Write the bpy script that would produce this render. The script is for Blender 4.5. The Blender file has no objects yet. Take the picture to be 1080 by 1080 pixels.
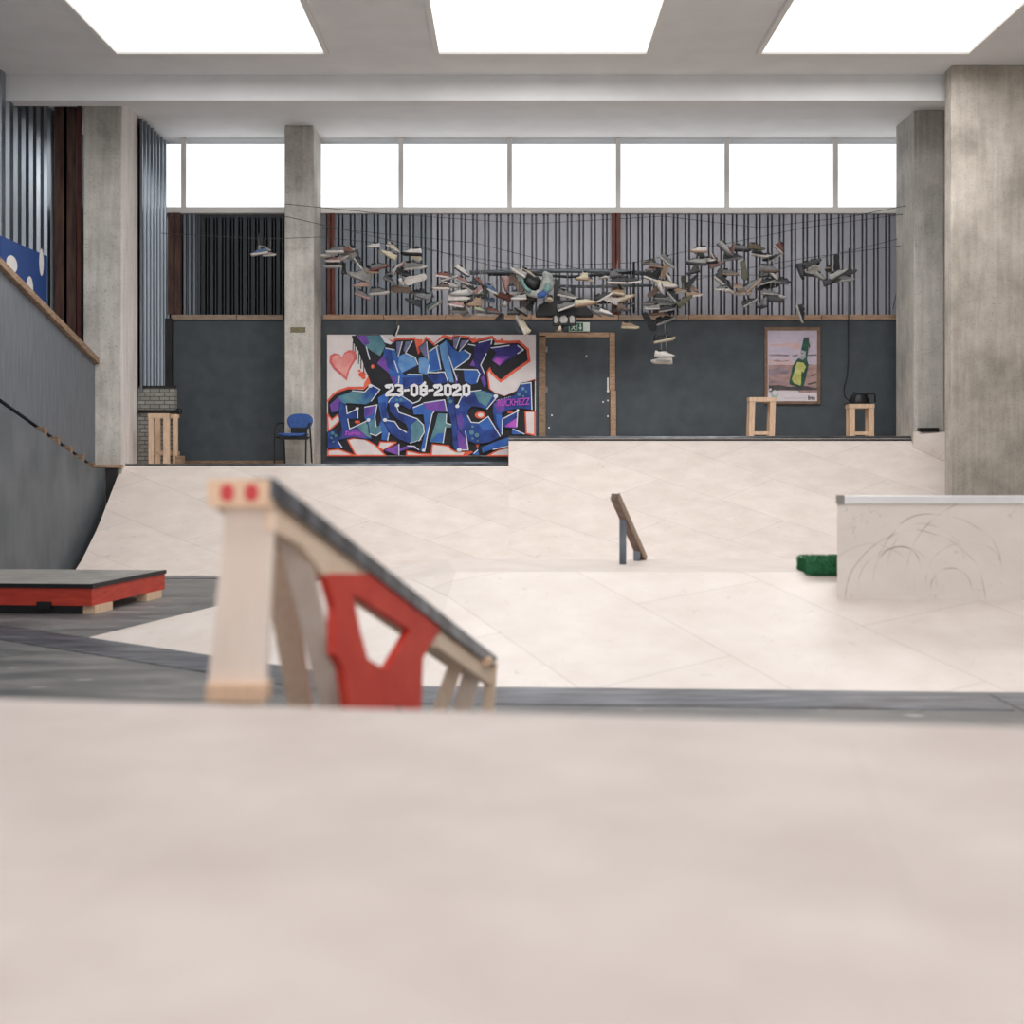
import bpy, bmesh, math, random
from mathutils import Vector, Matrix, geometry
random.seed(7)
C = bpy.context.scene.collection
F = 1400.0; EYE = 1.5; HY = 489.0
def W(px, py, Y):                       # a point at distance Y seen at px,py of the 1080 frame
    return Vector(((px-540)/F*Y, Y, EYE-(py-HY)/F*Y))
def X(px, Y): return (px-540)/F*Y
def Z(py, Y): return EYE-(py-HY)/F*Y
def s2l(c):
    c = c/255.0
    return c/12.92 if c <= .04045 else ((c+.055)/1.055)**2.4
def RGB(r, g, b): return (s2l(r), s2l(g), s2l(b), 1)

# ---------------------------------------------------------------- materials
def mat(name, col, col2=None, scale=6, rough=.6, metal=0, stretch=(1,1,1), bump=0, detail=6, lo=.35, hi=.65, emit=None, es=0):
    m = bpy.data.materials.new(name); m.use_nodes = True
    nt = m.node_tree; b = nt.nodes['Principled BSDF']
    b.inputs['Roughness'].default_value = rough; b.inputs['Metallic'].default_value = metal
    b.inputs['Base Color'].default_value = col
    if col2 or bump:
        tc = nt.nodes.new('ShaderNodeTexCoord'); mp = nt.nodes.new('ShaderNodeMapping')
        mp.inputs['Scale'].default_value = stretch
        nz = nt.nodes.new('ShaderNodeTexNoise'); nz.inputs['Scale'].default_value = scale; nz.inputs['Detail'].default_value = detail
        nt.links.new(tc.outputs['Object'], mp.inputs[0]); nt.links.new(mp.outputs[0], nz.inputs['Vector'])
        if col2:
            r = nt.nodes.new('ShaderNodeValToRGB')
            r.color_ramp.elements[0].position = lo; r.color_ramp.elements[0].color = col
            r.color_ramp.elements[1].position = hi; r.color_ramp.elements[1].color = col2
            nt.links.new(nz.outputs['Fac'], r.inputs[0]); nt.links.new(r.outputs[0], b.inputs['Base Color'])
        if bump:
            bp = nt.nodes.new('ShaderNodeBump'); bp.inputs['Strength'].default_value = bump; bp.inputs['Distance'].default_value = .01
            nt.links.new(nz.outputs['Fac'], bp.inputs['Height']); nt.links.new(bp.outputs[0], b.inputs['Normal'])
    if emit:
        b.inputs['Emission Color'].default_value = emit; b.inputs['Emission Strength'].default_value = es
    return m
def N(nt, t, **kw):
    n = nt.nodes.new(t)
    for k, v in kw.items():
        if k in n.inputs: n.inputs[k].default_value = v
        else: setattr(n, k, v)
    return n
def mixc(nt, fac, a, b, mode='MIX'):
    m = nt.nodes.new('ShaderNodeMix'); m.data_type = 'RGBA'; m.blend_type = mode
    for i, v in ((0, fac), (6, a), (7, b)):
        if hasattr(v, 'links'): nt.links.new(v, m.inputs[i])
        else: m.inputs[i].default_value = v
    return m.outputs[2]
def ramp(nt, src, stops):
    r = nt.nodes.new('ShaderNodeValToRGB'); e = r.color_ramp.elements
    e[0].position, e[0].color = stops[0]; e[1].position, e[1].color = stops[-1]
    for p, c in stops[1:-1]:
        x = e.new(p); x.color = c
    nt.links.new(src, r.inputs[0]); return r.outputs[0]
def G(v): return (v, v, v, 1)
def plywood(name, c1, c2, rot=45, sheet=(2.4, 1.2), zs=1.6, scuff=.5, seam=.62, rings=False, off=(0, 0), rough=.45):
    m = bpy.data.materials.new(name); m.use_nodes = True; nt = m.node_tree; b = nt.nodes['Principled BSDF']
    b.inputs['Roughness'].default_value = rough
    tc = N(nt, 'ShaderNodeTexCoord')
    sep = N(nt, 'ShaderNodeSeparateXYZ'); nt.links.new(tc.outputs['Object'], sep.inputs[0])
    ma = N(nt, 'ShaderNodeMath', operation='MULTIPLY_ADD'); nt.links.new(sep.outputs['Z'], ma.inputs[0]); ma.inputs[1].default_value = zs
    nt.links.new(sep.outputs['Y'], ma.inputs[2])
    cb = N(nt, 'ShaderNodeCombineXYZ'); nt.links.new(sep.outputs['X'], cb.inputs[0]); nt.links.new(ma.outputs[0], cb.inputs[1])
    mp = N(nt, 'ShaderNodeMapping'); mp.inputs['Rotation'].default_value = (0, 0, math.radians(rot)); mp.inputs['Location'].default_value = (off[0], off[1], 0)
    nt.links.new(cb.outputs[0], mp.inputs[0])
    br = N(nt, 'ShaderNodeTexBrick', Scale=1.0); br.inputs['Brick Width'].default_value = sheet[0]; br.inputs['Row Height'].default_value = sheet[1]
    br.inputs['Mortar Size'].default_value = .004; br.inputs['Color1'].default_value = G(.93); br.inputs['Color2'].default_value = G(1.0); br.inputs['Mortar'].default_value = G(seam)
    br.inputs['Mortar Smooth'].default_value = .3
    nt.links.new(mp.outputs[0], br.inputs['Vector'])
    nz = N(nt, 'ShaderNodeTexNoise', Scale=2.2, Detail=8.0, Roughness=.6); nt.links.new(cb.outputs[0], nz.inputs['Vector'])
    base = ramp(nt, nz.outputs['Fac'], [(.3, c1), (.7, c2)])
    col = mixc(nt, 1.0, base, br.outputs['Color'], 'MULTIPLY')
    # fine scuff marks: thin bands of a warped noise
    for sc, lo, hi, st in ((5.0, .497, .503, scuff*.5), (13.0, .498, .502, scuff*.35)):
        n2 = N(nt, 'ShaderNodeTexNoise', Scale=sc, Detail=1.5, Distortion=.6); nt.links.new(cb.outputs[0], n2.inputs['Vector'])
        n3 = N(nt, 'ShaderNodeTexNoise', Scale=sc*.9, Detail=3.0); nt.links.new(tc.outputs['Object'], n3.inputs['Vector'])
        line = ramp(nt, n2.outputs['Fac'], [(lo-.004, G(0)), (lo, G(1)), (hi, G(1)), (hi+.004, G(0))])
        msk = ramp(nt, n3.outputs['Fac'], [(.54, G(0)), (.62, G(1))])
        f = mixc(nt, 1.0, line, msk, 'MULTIPLY')
        f = mixc(nt, 1.0, f, G(st), 'MULTIPLY')
        col = mixc(nt, f, col, RGB(120, 105, 95))
    if rings:
        for (cx, cz, rad, st) in rings:
            def mth(op, a_, b_=None):
                q_ = N(nt, 'ShaderNodeMath', operation=op)
                for i_, v_ in ((0, a_), (1, b_)):
                    if v_ is None: continue
                    if hasattr(v_, 'links'): nt.links.new(v_, q_.inputs[i_])
                    else: q_.inputs[i_].default_value = v_
                return q_.outputs[0]
            nw = N(nt, 'ShaderNodeTexNoise', Scale=2.0, Detail=1.0); nt.links.new(tc.outputs['Object'], nw.inputs['Vector'])
            ddx = mth('SUBTRACT', sep.outputs['X'], cx); ddz = mth('SUBTRACT', sep.outputs['Z'], cz)
            dist = mth('SQRT', mth('ADD', mth('MULTIPLY', ddx, ddx), mth('MULTIPLY', ddz, ddz)))
            dist = mth('ADD', dist, mth('MULTIPLY', mth('SUBTRACT', nw.outputs['Fac'], .5), .12))
            band = mth('ABSOLUTE', mth('SUBTRACT', dist, rad))
            line = ramp(nt, band, [(0.0, G(st)), (.006, G(0))])
            n3 = N(nt, 'ShaderNodeTexNoise', Scale=5.0+cx, Detail=1.0); nt.links.new(tc.outputs['Object'], n3.inputs['Vector'])
            msk = ramp(nt, n3.outputs['Fac'], [(.4, G(.1)), (.55, G(1))])
            up = ramp(nt, mth('ADD', mth('MULTIPLY', ddz, 2.0), .3), [(.25, G(0)), (.45, G(1))])
            f = mixc(nt, 1.0, line, msk, 'MULTIPLY'); f = mixc(nt, 1.0, f, up, 'MULTIPLY')
            col = mixc(nt, f, col, RGB(126, 106, 94))
    nt.links.new(col, b.inputs['Base Color'])
    return m
def concrete(name, c1, c2, c3):
    m = bpy.data.materials.new(name); m.use_nodes = True; nt = m.node_tree; b = nt.nodes['Principled BSDF']
    b.inputs['Roughness'].default_value = .85
    tc = N(nt, 'ShaderNodeTexCoord'); mp = N(nt, 'ShaderNodeMapping'); mp.inputs['Scale'].default_value = (1, 1, .9)
    nt.links.new(tc.outputs['Object'], mp.inputs[0])
    a = N(nt, 'ShaderNodeTexNoise', Scale=1.6, Detail=9.0, Roughness=.65); nt.links.new(mp.outputs[0], a.inputs['Vector'])
    c = ramp(nt, a.outputs['Fac'], [(.3, c1), (.52, c2), (.72, c3)])
    mp2 = N(nt, 'ShaderNodeMapping'); mp2.inputs['Scale'].default_value = (14, 14, 1.2); nt.links.new(tc.outputs['Object'], mp2.inputs[0])
    d = N(nt, 'ShaderNodeTexNoise', Scale=1.0, Detail=5.0); nt.links.new(mp2.outputs[0], d.inputs['Vector'])
    s = ramp(nt, d.outputs['Fac'], [(.3, G(.82)), (.6, G(1))])
    c = mixc(nt, 1.0, c, s, 'MULTIPLY')
    e = N(nt, 'ShaderNodeTexNoise', Scale=38.0, Detail=3.0); nt.links.new(tc.outputs['Object'], e.inputs['Vector'])
    s = ramp(nt, e.outputs['Fac'], [(.3, G(.72)), (.42, G(1))])
    c = mixc(nt, 1.0, c, s, 'MULTIPLY')
    nt.links.new(c, b.inputs['Base Color'])
    bp = N(nt, 'ShaderNodeBump'); bp.inputs['Strength'].default_value = .3; bp.inputs['Distance'].default_value = .01
    nt.links.new(e.outputs['Fac'], bp.inputs['Height']); nt.links.new(bp.outputs[0], b.inputs['Normal'])
    return m
M = {}
M['ply'] = plywood('birch_plywood_ramp', RGB(219, 205, 196), RGB(233, 222, 213), off=(.25, .9))
M['ply_bank'] = plywood('birch_plywood_bank', RGB(222, 209, 200), RGB(236, 226, 218), rot=62, off=(.7, .3), zs=.3)
M['ply_near'] = plywood('pinkish_plywood', RGB(188, 174, 167), RGB(208, 196, 189), rot=10, scuff=.3, zs=0, seam=.85, off=(1.9, 3.1), rough=.6)
M['ply_ledge'] = plywood('scratched_plywood', RGB(230, 219, 210), RGB(240, 230, 222), rot=0, sheet=(9, 5), scuff=.6, off=(3.4, 2.5),
    rings=[(.24, .18, .5, .7), (.45, .15, .32, .6), (.336, .1, .17, .7), (-.075, .26, .165, .9), (.07, 0, .55, .6), (-.075, .12, .3, .4), (.15, .3, .3, .4), (-.3, .1, .35, .3), (.6, .2, .6, .5)])
M['steel'] = mat('dark_steel_plate', RGB(54, 60, 70), RGB(124, 130, 140), 2.2, .34, .6, (1, 5, 1))
M['coping'] = mat('steel_coping', RGB(120, 124, 128), RGB(150, 152, 155), 5, .3, .8)
M['black'] = mat('black_paint', RGB(14, 15, 17), None, rough=.5)
M['blackgap'] = mat('dark_gap_boards', RGB(28, 28, 30), RGB(44, 40, 38), 5)
M['wall'] = mat('slate_painted_board', RGB(68, 75, 80), RGB(77, 84, 89), 4, .75)
M['guard'] = mat('grey_painted_board', RGB(98, 103, 109), RGB(112, 116, 122), 3, .6, 0, (6, 6, .7))
M['guard_low'] = mat('scuffed_grey_board', RGB(88, 94, 98), RGB(108, 112, 116), 2.2, .55, 0, (1, 1, .6))
M['timber'] = mat('raw_timber', RGB(160, 128, 102), RGB(188, 156, 130), 5, .7, 0, (1.2, 9, 9))
M['timber_old'] = mat('weathered_timber', RGB(122, 98, 78), RGB(156, 130, 106), 5, .8, 0, (2, 2, 9))
M['timber_grey'] = mat('greyed_timber', RGB(142, 122, 106), RGB(166, 146, 128), 5, .8, 0, (2, 9, 9))
M['pine'] = mat('pale_pine', RGB(232, 204, 178), RGB(242, 220, 198), 7, .6, 0, (9, 9, .9))
M['pine_o'] = mat('orange_pine', RGB(220, 182, 150), RGB(232, 198, 168), 7, .6, 0, (9, 9, .9))
M['birch'] = mat('birch_board', RGB(226, 208, 194), RGB(234, 218, 206), 4, .6, 0, (4, 4, .6))
M['stool'] = mat('stool_pine', RGB(202, 170, 140), RGB(222, 192, 164), 6, .7, 0, (7, 7, 1))
M['red'] = mat('red_painted_wood', RGB(206, 56, 42), RGB(220, 72, 54), 6, .55)
M['orangered'] = mat('orange_red_painted_wood', RGB(176, 54, 38), RGB(196, 66, 46), 5, .55, 0, (1, 1, 5))
M['padtop'] = mat('worn_grey_top', RGB(128, 126, 122), RGB(154, 150, 144), 5, .55)
M['conc'] = concrete('rough_concrete', RGB(168, 165, 157), RGB(200, 196, 187), RGB(220, 215, 207))
M['conc_l'] = concrete('brightened_side_concrete', RGB(224, 216, 211), RGB(234, 226, 221), RGB(240, 233, 228))
M['conc_d'] = concrete('shuttered_grey_concrete', RGB(158, 156, 150), RGB(188, 184, 176), RGB(208, 203, 195))
M['conc_b'] = concrete('brown_stained_concrete', RGB(146, 139, 129), RGB(178, 169, 158), RGB(200, 191, 181))
M['sheet'] = mat('lilac_grey_cladding', RGB(158, 160, 168), RGB(172, 173, 181), 1.2, .5, .1, (1, 1, .3))
M['sheet_b'] = mat('dimmed_blue_grey_cladding', RGB(122, 130, 140), RGB(136, 144, 152), 1.2, .5, .1, (1, 1, .3))
M['sheet_m'] = mat('bare_metal_cladding', RGB(120, 128, 136), RGB(150, 158, 166), 2, .28, .9, (1, 1, .2))
M['sheet_d'] = mat('unlit_bay_cladding', RGB(48, 54, 58), RGB(64, 70, 74), 2, .5, .2, (4, 4, .3))
M['rust'] = mat('red_oxide_steel', RGB(92, 46, 38), RGB(112, 58, 46), 3, .6)
M['rust_d'] = mat('dark_oxide_steel', RGB(62, 38, 34), RGB(98, 70, 58), 4, .6, 0, (4, 4, .5))
M['white'] = mat('white_paint', RGB(232, 230, 226), None, rough=.6)
M['ceil'] = mat('white_ceiling_board', RGB(226, 226, 226), RGB(232, 232, 232), 2, .8)
M['glow'] = mat('added_panel_glow', RGB(240, 244, 248), None, emit=(1, .99, .97, 1), es=1.1)
M['pane_glow'] = mat('added_pane_light', RGB(235, 240, 245), None, emit=(.97, .98, 1, 1), es=.95)
M['green'] = mat('green_artificial_turf', RGB(30, 92, 56), RGB(56, 128, 84), 60, .9, bump=.8)
M['bluefab'] = mat('blue_chair_fabric', RGB(52, 82, 142), RGB(60, 92, 154), 30, .9)
M['bluesign'] = mat('blue_sign', RGB(44, 76, 138), None, rough=.5)
M['cable'] = mat('dark_cable', RGB(60, 62, 64), None)
M['whitesteel'] = mat('worn_white_steel', RGB(222, 220, 220), RGB(232, 230, 230), 4, .35, .1)
M['greysteel'] = mat('bare_grey_steel', RGB(150, 144, 140), RGB(120, 116, 112), 12, .5, .3)
M['exitgreen'] = mat('exit_green', RGB(18, 92, 66), None)
M['exitwhite'] = mat('exit_pale_plastic', RGB(214, 224, 214), None)
M['lens'] = mat('pale_lamp_lens', RGB(186, 182, 174), RGB(160, 160, 158), 30, .2)
M['pipe'] = mat('grey_pipe', RGB(104, 110, 116), None, rough=.4, metal=.3)
M['oldwood'] = mat('brown_worn_wood', RGB(98, 78, 68), RGB(122, 100, 88), 12, .7)
M['frame'] = mat('walnut_picture_frame', RGB(112, 86, 68), RGB(130, 102, 80), 12, .5)
# block work
def blockmat():
    m = bpy.data.materials.new('grey_blockwork'); m.use_nodes = True; nt = m.node_tree; b = nt.nodes['Principled BSDF']; b.inputs['Roughness'].default_value = .9
    tc = N(nt, 'ShaderNodeTexCoord'); sp = N(nt, 'ShaderNodeSeparateXYZ'); cb = N(nt, 'ShaderNodeCombineXYZ')
    nt.links.new(tc.outputs['Object'], sp.inputs[0]); nt.links.new(sp.outputs['X'], cb.inputs[0]); nt.links.new(sp.outputs['Z'], cb.inputs[1])
    br = N(nt, 'ShaderNodeTexBrick', Scale=1.0); br.inputs['Brick Width'].default_value = .15; br.inputs['Row Height'].default_value = .062; br.inputs['Mortar Size'].default_value = .006
    br.inputs['Color1'].default_value = RGB(148, 146, 140); br.inputs['Color2'].default_value = RGB(128, 128, 122); br.inputs['Mortar'].default_value = RGB(66, 66, 64)
    nt.links.new(cb.outputs[0], br.inputs['Vector']); nt.links.new(br.outputs['Color'], b.inputs['Base Color']); return m
M['block'] = blockmat()
def floormat():
    m = bpy.data.materials.new('worn_grey_floor'); m.use_nodes = True; nt = m.node_tree; b = nt.nodes['Principled BSDF']
    tc = N(nt, 'ShaderNodeTexCoord'); mp = N(nt, 'ShaderNodeMapping'); mp.inputs['Rotation'].default_value = (0, 0, math.radians(39.5)); mp.inputs['Location'].default_value = (0, .33, 0)
    nt.links.new(tc.outputs['Object'], mp.inputs[0])
    br = N(nt, 'ShaderNodeTexBrick', Scale=1.0); br.inputs['Brick Width'].default_value = 3.2; br.inputs['Row Height'].default_value = 1.6; br.inputs['Mortar Size'].default_value = .008
    br.inputs['Color1'].default_value = G(.88); br.inputs['Color2'].default_value = G(1); br.inputs['Mortar'].default_value = G(.45)
    nt.links.new(mp.outputs[0], br.inputs['Vector'])
    mp2 = N(nt, 'ShaderNodeMapping'); mp2.inputs['Scale'].default_value = (.8, 2.4, 1); nt.links.new(tc.outputs['Object'], mp2.inputs[0])
    nz = N(nt, 'ShaderNodeTexNoise', Scale=1.4, Detail=10.0, Roughness=.65); nt.links.new(mp2.outputs[0], nz.inputs['Vector'])
    c = ramp(nt, nz.outputs['Fac'], [(.34, RGB(74, 76, 78)), (.5, RGB(104, 104, 103)), (.66, RGB(132, 128, 124))])
    c = mixc(nt, 1.0, c, br.outputs['Color'], 'MULTIPLY')
    n2 = N(nt, 'ShaderNodeTexNoise', Scale=4.5, Detail=4.0); nt.links.new(mp2.outputs[0], n2.inputs['Vector'])
    sp = ramp(nt, n2.outputs['Fac'], [(.66, G(0)), (.72, G(.6))]); c = mixc(nt, sp, c, RGB(190, 186, 182))
    nt.links.new(c, b.inputs['Base Color'])
    rr = ramp(nt, nz.outputs['Fac'], [(.3, G(.35)), (.7, G(.65))]); nt.links.new(rr, b.inputs['Roughness'])
    return m
M['floor'] = floormat()

# ---------------------------------------------------------------- mesh helpers
class MB:
    def __init__(s): s.v = []; s.f = []; s.mi = []; s.sm = []
    def face(s, pts, mi=0):
        n = len(s.v); s.v += [tuple(p) for p in pts]; s.f.append(tuple(range(n, n+len(pts)))); s.mi.append(mi); s.sm.append(False)
    def prism(s, a, b, mi=0):           # a, b: matching rings
        n = len(s.v); k = len(a); s.v += [tuple(p) for p in a]+[tuple(p) for p in b]
        s.f.append(tuple(range(n, n+k))[::-1]); s.f.append(tuple(range(n+k, n+2*k)))
        for i in range(k): s.f.append((n+i, n+(i+1) % k, n+k+(i+1) % k, n+k+i))
        s.mi += [mi]*(k+2); s.sm += [False]*(k+2); return s
    def box(s, x0, x1, y0, y1, z0, z1, mi=0):
        return s.prism([(x0,y0,z0),(x1,y0,z0),(x1,y1,z0),(x0,y1,z0)], [(x0,y0,z1),(x1,y0,z1),(x1,y1,z1),(x0,y1,z1)], mi)
    def bar(s, p, q, w, d, up=(0,1,0), mi=0, w2=None):   # square bar p->q, w across, d along 'up'
        p, q = Vector(p), Vector(q); t = (q-p).normalized(); u = Vector(up); u = (u-t*u.dot(t)).normalized(); r = t.cross(u)
        w2 = w if w2 is None else w2
        ra = [p+r*w/2*a+u*d/2*b for a, b in ((-1,-1),(1,-1),(1,1),(-1,1))]; rb = [q+r*w2/2*a+u*d/2*b for a, b in ((-1,-1),(1,-1),(1,1),(-1,1))]
        return s.prism(ra, rb, mi)
    def tube(s, pts, r, n=8, mi=0, closed=False):
        pts = [Vector(p) for p in pts]; base = len(s.v); k = len(pts); prev = None
        for i, p in enumerate(pts):
            t = ((pts[(i+1) % k] if (closed or i < k-1) else p)-(pts[i-1] if (closed or i > 0) else p)).normalized()
            if prev is None: prev = Vector((0,0,1)) if abs(t.z) < .9 else Vector((1,0,0))
            u = (prev-t*prev.dot(t)).normalized(); w = t.cross(u); prev = u
            rr = r[i] if isinstance(r, (list, tuple)) else r
            s.v += [tuple(p+(u*math.cos(a)+w*math.sin(a))*rr) for a in [2*math.pi*j/n for j in range(n)]]
        for i in range(k if closed else k-1):
            for j in range(n):
                a = base+i*n; b = base+((i+1) % k)*n
                s.f.append((a+j, a+(j+1) % n, b+(j+1) % n, b+j)); s.mi.append(mi); s.sm.append(True)
        if not closed:
            s.f.append(tuple(range(base, base+n))[::-1]); s.f.append(tuple(range(base+(k-1)*n, base+k*n))); s.mi += [mi]*2; s.sm += [False]*2
        return s
    def loft(s, rings, mi=0, cap=True):
        base = len(s.v); n = len(rings[0])
        for r in rings: s.v += [tuple(p) for p in r]
        for i in range(len(rings)-1):
            for j in range(n):
                a = base+i*n; b = a+n
                s.f.append((a+j, a+(j+1) % n, b+(j+1) % n, b+j)); s.mi.append(mi); s.sm.append(True)
        if cap:
            s.f.append(tuple(range(base, base+n))[::-1]); s.f.append(tuple(range(base+(len(rings)-1)*n, base+len(rings)*n))); s.mi += [mi]*2; s.sm += [False]*2
        return s
    def build(s, name, mats, parent=None, loc=None, bevel=0):
        if not isinstance(mats, (list, tuple)): mats = [mats]
        me = bpy.data.meshes.new(name)
        off = Vector(loc) if loc is not None else Vector((0,0,0))
        me.from_pydata([tuple(Vector(v)-off) for v in s.v], [], s.f)
        for m in mats: me.materials.append(m)
        for p, mi, sm in zip(me.polygons, s.mi, s.sm): p.material_index = mi; p.use_smooth = sm
        bm = bmesh.new(); bm.from_mesh(me); bmesh.ops.recalc_face_normals(bm, faces=bm.faces); bm.to_mesh(me); bm.free()
        me.update(); o = bpy.data.objects.new(name, me); C.objects.link(o); o.location = off
        if bevel:
            md = o.modifiers.new('bevel', 'BEVEL'); md.width = bevel; md.segments = 2; md.limit_method = 'ANGLE'
        if parent:
            o.parent = parent; o.matrix_parent_inverse = Matrix.Identity(4)
            o.location = off-parent.location if parent.parent is None else off-parent.matrix_world.translation
        return o
def tag(o, label=None, cat=None, group=None, kind=None):
    if label: o['label'] = label
    if cat: o['category'] = cat
    if group: o['group'] = group
    if kind: o['kind'] = kind
    return o
def empty(name, loc, label, cat, group=None):
    o = bpy.data.objects.new(name, None); C.objects.link(o); o.location = loc; o.empty_display_size = .1
    return tag(o, label, cat, group)
# parts are written in world coordinates under an un-rotated empty; world -> local by subtracting the empty's place
def part(mb, name, mats, root, bevel=0):
    o = mb.build(name, mats, None, None, bevel)
    for v in o.data.vertices: v.co -= root.location
    o.parent = root; return o
def sub(mb, name, mats, prt, root, bevel=0):
    o = mb.build(name, mats, None, None, bevel)
    for v in o.data.vertices: v.co -= root.location
    o.parent = prt; return o
def struct(mb, name, mats, bevel=0):
    return tag(mb.build(name, mats, None, None, bevel), kind='structure')

# ---------------------------------------------------------------- the hall
b = MB(); b.box(-9, 9, -3, 25, -.1, 0); struct(b, 'floor', M['floor'])
CEIL = 6.9
b = MB(); b.box(-7.4, 9, -3, 24.6, CEIL, CEIL+.1); struct(b, 'ceiling', M['ceil'])
for i, y in enumerate((4.5, 9.2, 13.9, 18.6)):
    b = MB(); b.box(-7.3, 9, y-.15, y+.15, CEIL-.35, CEIL); tag(b.build('beam', M['ceil']), kind='structure')
for i, y in enumerate((2.2, 6.9, 11.6, 16.2)):  # glowing ceiling panels added to light the hall and whiten the top
    for j, x in enumerate((-3.8, 0.4, 4.6)):
        t = empty('added_glow_panel', (x, y, CEIL-.06), 'added white framed glow panel, %s of row %s from the back wall' % (('leftmost', 'middle one', 'rightmost')[j], ('four', 'three', 'two', 'one')[i]), 'added_glow_panel', 'added glow panels in the white ceiling')
        b = MB(); w, d = 1.35, 1.1
        b.box(x-w-.06, x-w, y-d-.06, y+d+.06, CEIL-.06, CEIL-.005); b.box(x+w, x+w+.06, y-d-.06, y+d+.06, CEIL-.06, CEIL-.005)
        b.box(x-w, x+w, y-d-.06, y-d, CEIL-.06, CEIL-.005); b.box(x-w, x+w, y+d, y+d+.06, CEIL-.06, CEIL-.005)
        part(b, 'frame', M['white'], t)
        b = MB(); b.box(x-w, x+w, y-d, y+d, CEIL-.03, CEIL-.005); part(b, 'diffuser', M['glow'], t)
def clad(name, x0, x1, y, z0, z1, m, pitch=.196, face=.1, g=.03, depth=.16):
    b = MB(); x = x0
    prof = []
    while x < x1:
        prof += [(x, y), (x+face, y), (x+face+.003, y+depth), (x+face+g, y+depth), (x+face+g+.003, y+.004), (x+pitch-g, y+.004), (x+pitch-g+.003, y+depth), (x+pitch-.003, y+depth)]
        x += pitch
    prof.append((x, y))
    for p, q in zip(prof, prof[1:]):
        b.face([(p[0], p[1], z0), (q[0], q[1], z0), (q[0], q[1], z1), (p[0], p[1], z1)])
    return b
WY = 22.0
ztop = 5.65
struct(clad('w', X(337, WY), -1.35, WY+.06, 3.8, ztop, None), 'wall_back', M['sheet_b'])  # left stretch in a darker copy of the sheet, dimmer light painted in
struct(clad('w', -1.35+.0, 6.9, WY+.06, 3.8, ztop, None), 'wall_back', M['sheet'])
struct(clad('w', -5.7+.24, -5.7+.46, WY+.07, 3.8, ztop, None, pitch=.08, face=.035, g=.018), 'wall_back', M['sheet_b'])
struct(clad('w', -5.0-.22, X(300, WY)+.2, WY+.3, 3.5, ztop, None, pitch=.14, face=.06, g=.03), 'wall_back', M['sheet_d'])  # left bay's lack of light put into a darker sheet colour
# painted boards below
b = MB(); b.box(X(341, WY)-.03, X(947, WY)+.03, WY, WY+.05, .9, 3.88); struct(b, 'wall_back', M['wall'])
b = MB(); b.box(X(181, WY), X(302, WY), WY, WY+.05, .9, 3.88); struct(b, 'wall_back', M['wall'])
b = MB(); b.box(-7.2, 9, WY+.5, WY+.6, 0, CEIL); struct(b, 'wall_back', M['blackgap'])
# added glowing panes over the cladding, giving light and a bright top
b = MB(); b.box(-7.2, 9, WY-.02, WY+.1, ztop, ztop+.1); struct(b, 'trim_1', M['white'])
for i in range(9):
    x0 = -7.2+i*1.8; b = MB(); b.box(x0, x0+1.72, WY+.02, WY+.05, ztop+.1, CEIL-.1); w = struct(b, 'window_%d' % (i+1), M['pane_glow'])
    b = MB(); b.box(x0+1.72, x0+1.8, WY-.02, WY+.1, ztop+.1, CEIL); tag(b.build('window_frame', M['white']), kind='structure')
# timber rail over the boards
segs = [(181, 250, 'timber_grey'), (250, 299, 'timber_grey'), (341, 405, 'timber'), (405, 470, 'timber'), (470, 560, 'timber'), (560, 652, 'timber'), (652, 726, 'timber_grey'), (726, 800, 'timber'), (800, 866, 'timber'), (866, 948, 'timber')]
for i, (a, c, m) in enumerate(segs):
    b = MB(); dz = random.uniform(-.006, .006); b.box(X(a, WY)+.004, X(c, WY)-.004, WY-.05, WY+.06, 3.885+dz, 3.965+dz)
    struct(b, 'trim_%d' % (i+2), M[m], .004)
b = MB(); b.box(X(187, WY), X(300, WY), WY-.03, WY, 1.49, 1.55); struct(b, 'trim_20', M['timber_old'])
b = MB(); b.box(X(341, WY), X(535, WY), WY-.03, WY, 1.485, 1.53); struct(b, 'trim_21', M['steel'])
# red oxide posts in front of the cladding
for (a, c, m, y, z0) in ((345, 353, 'rust', WY, 3.97), (645, 654.5, 'rust', WY, 3.97), (177, 190, 'rust_d', WY-.05, 1.5)):
    b = MB(); xa, xc = X(a, y), X(c, y); z0_, z1_ = z0, ztop
    if a == 177: z0_ = 3.97
    b.box(xa, xc, y, y+.015, z0_, z1_); b.box((xa+xc)/2-.008, (xa+xc)/2+.008, y, y+.1, z0_, z1_); b.box(xa, xc, y+.085, y+.1, z0_, z1_)
    tag(b.build('steel_column', M[m]), kind='structure')
b = MB(); b.box(X(174, 21.9), X(181, 21.9), 21.9, 22, 1.4, 3.9); tag(b.build('column', M['blackgap']), kind='structure')
# middle pillar
b = MB(); b.box(X(300, 21.2), X(331, 21.2), 21.2, 22.3, 0, CEIL); tag(b.build('column', M['conc'], bevel=.02), kind='structure')
b = MB(); 
# left pillar: rough front, side slab coloured paler to make up for weak light
b = MB(); b.box(X(88, 19.8), X(129, 19.8)-.02, 19.8, 20.5, 0, CEIL); tag(b.build('column', M['conc'], bevel=.01), kind='structure')
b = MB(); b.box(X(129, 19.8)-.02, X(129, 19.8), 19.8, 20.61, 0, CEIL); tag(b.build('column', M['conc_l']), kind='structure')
b = MB(); b.box(X(97.5, 19.75), X(129, 19.75), 19.72, 19.8, 1.44, 1.485); struct(b, 'trim_22', M['timber'])
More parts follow.
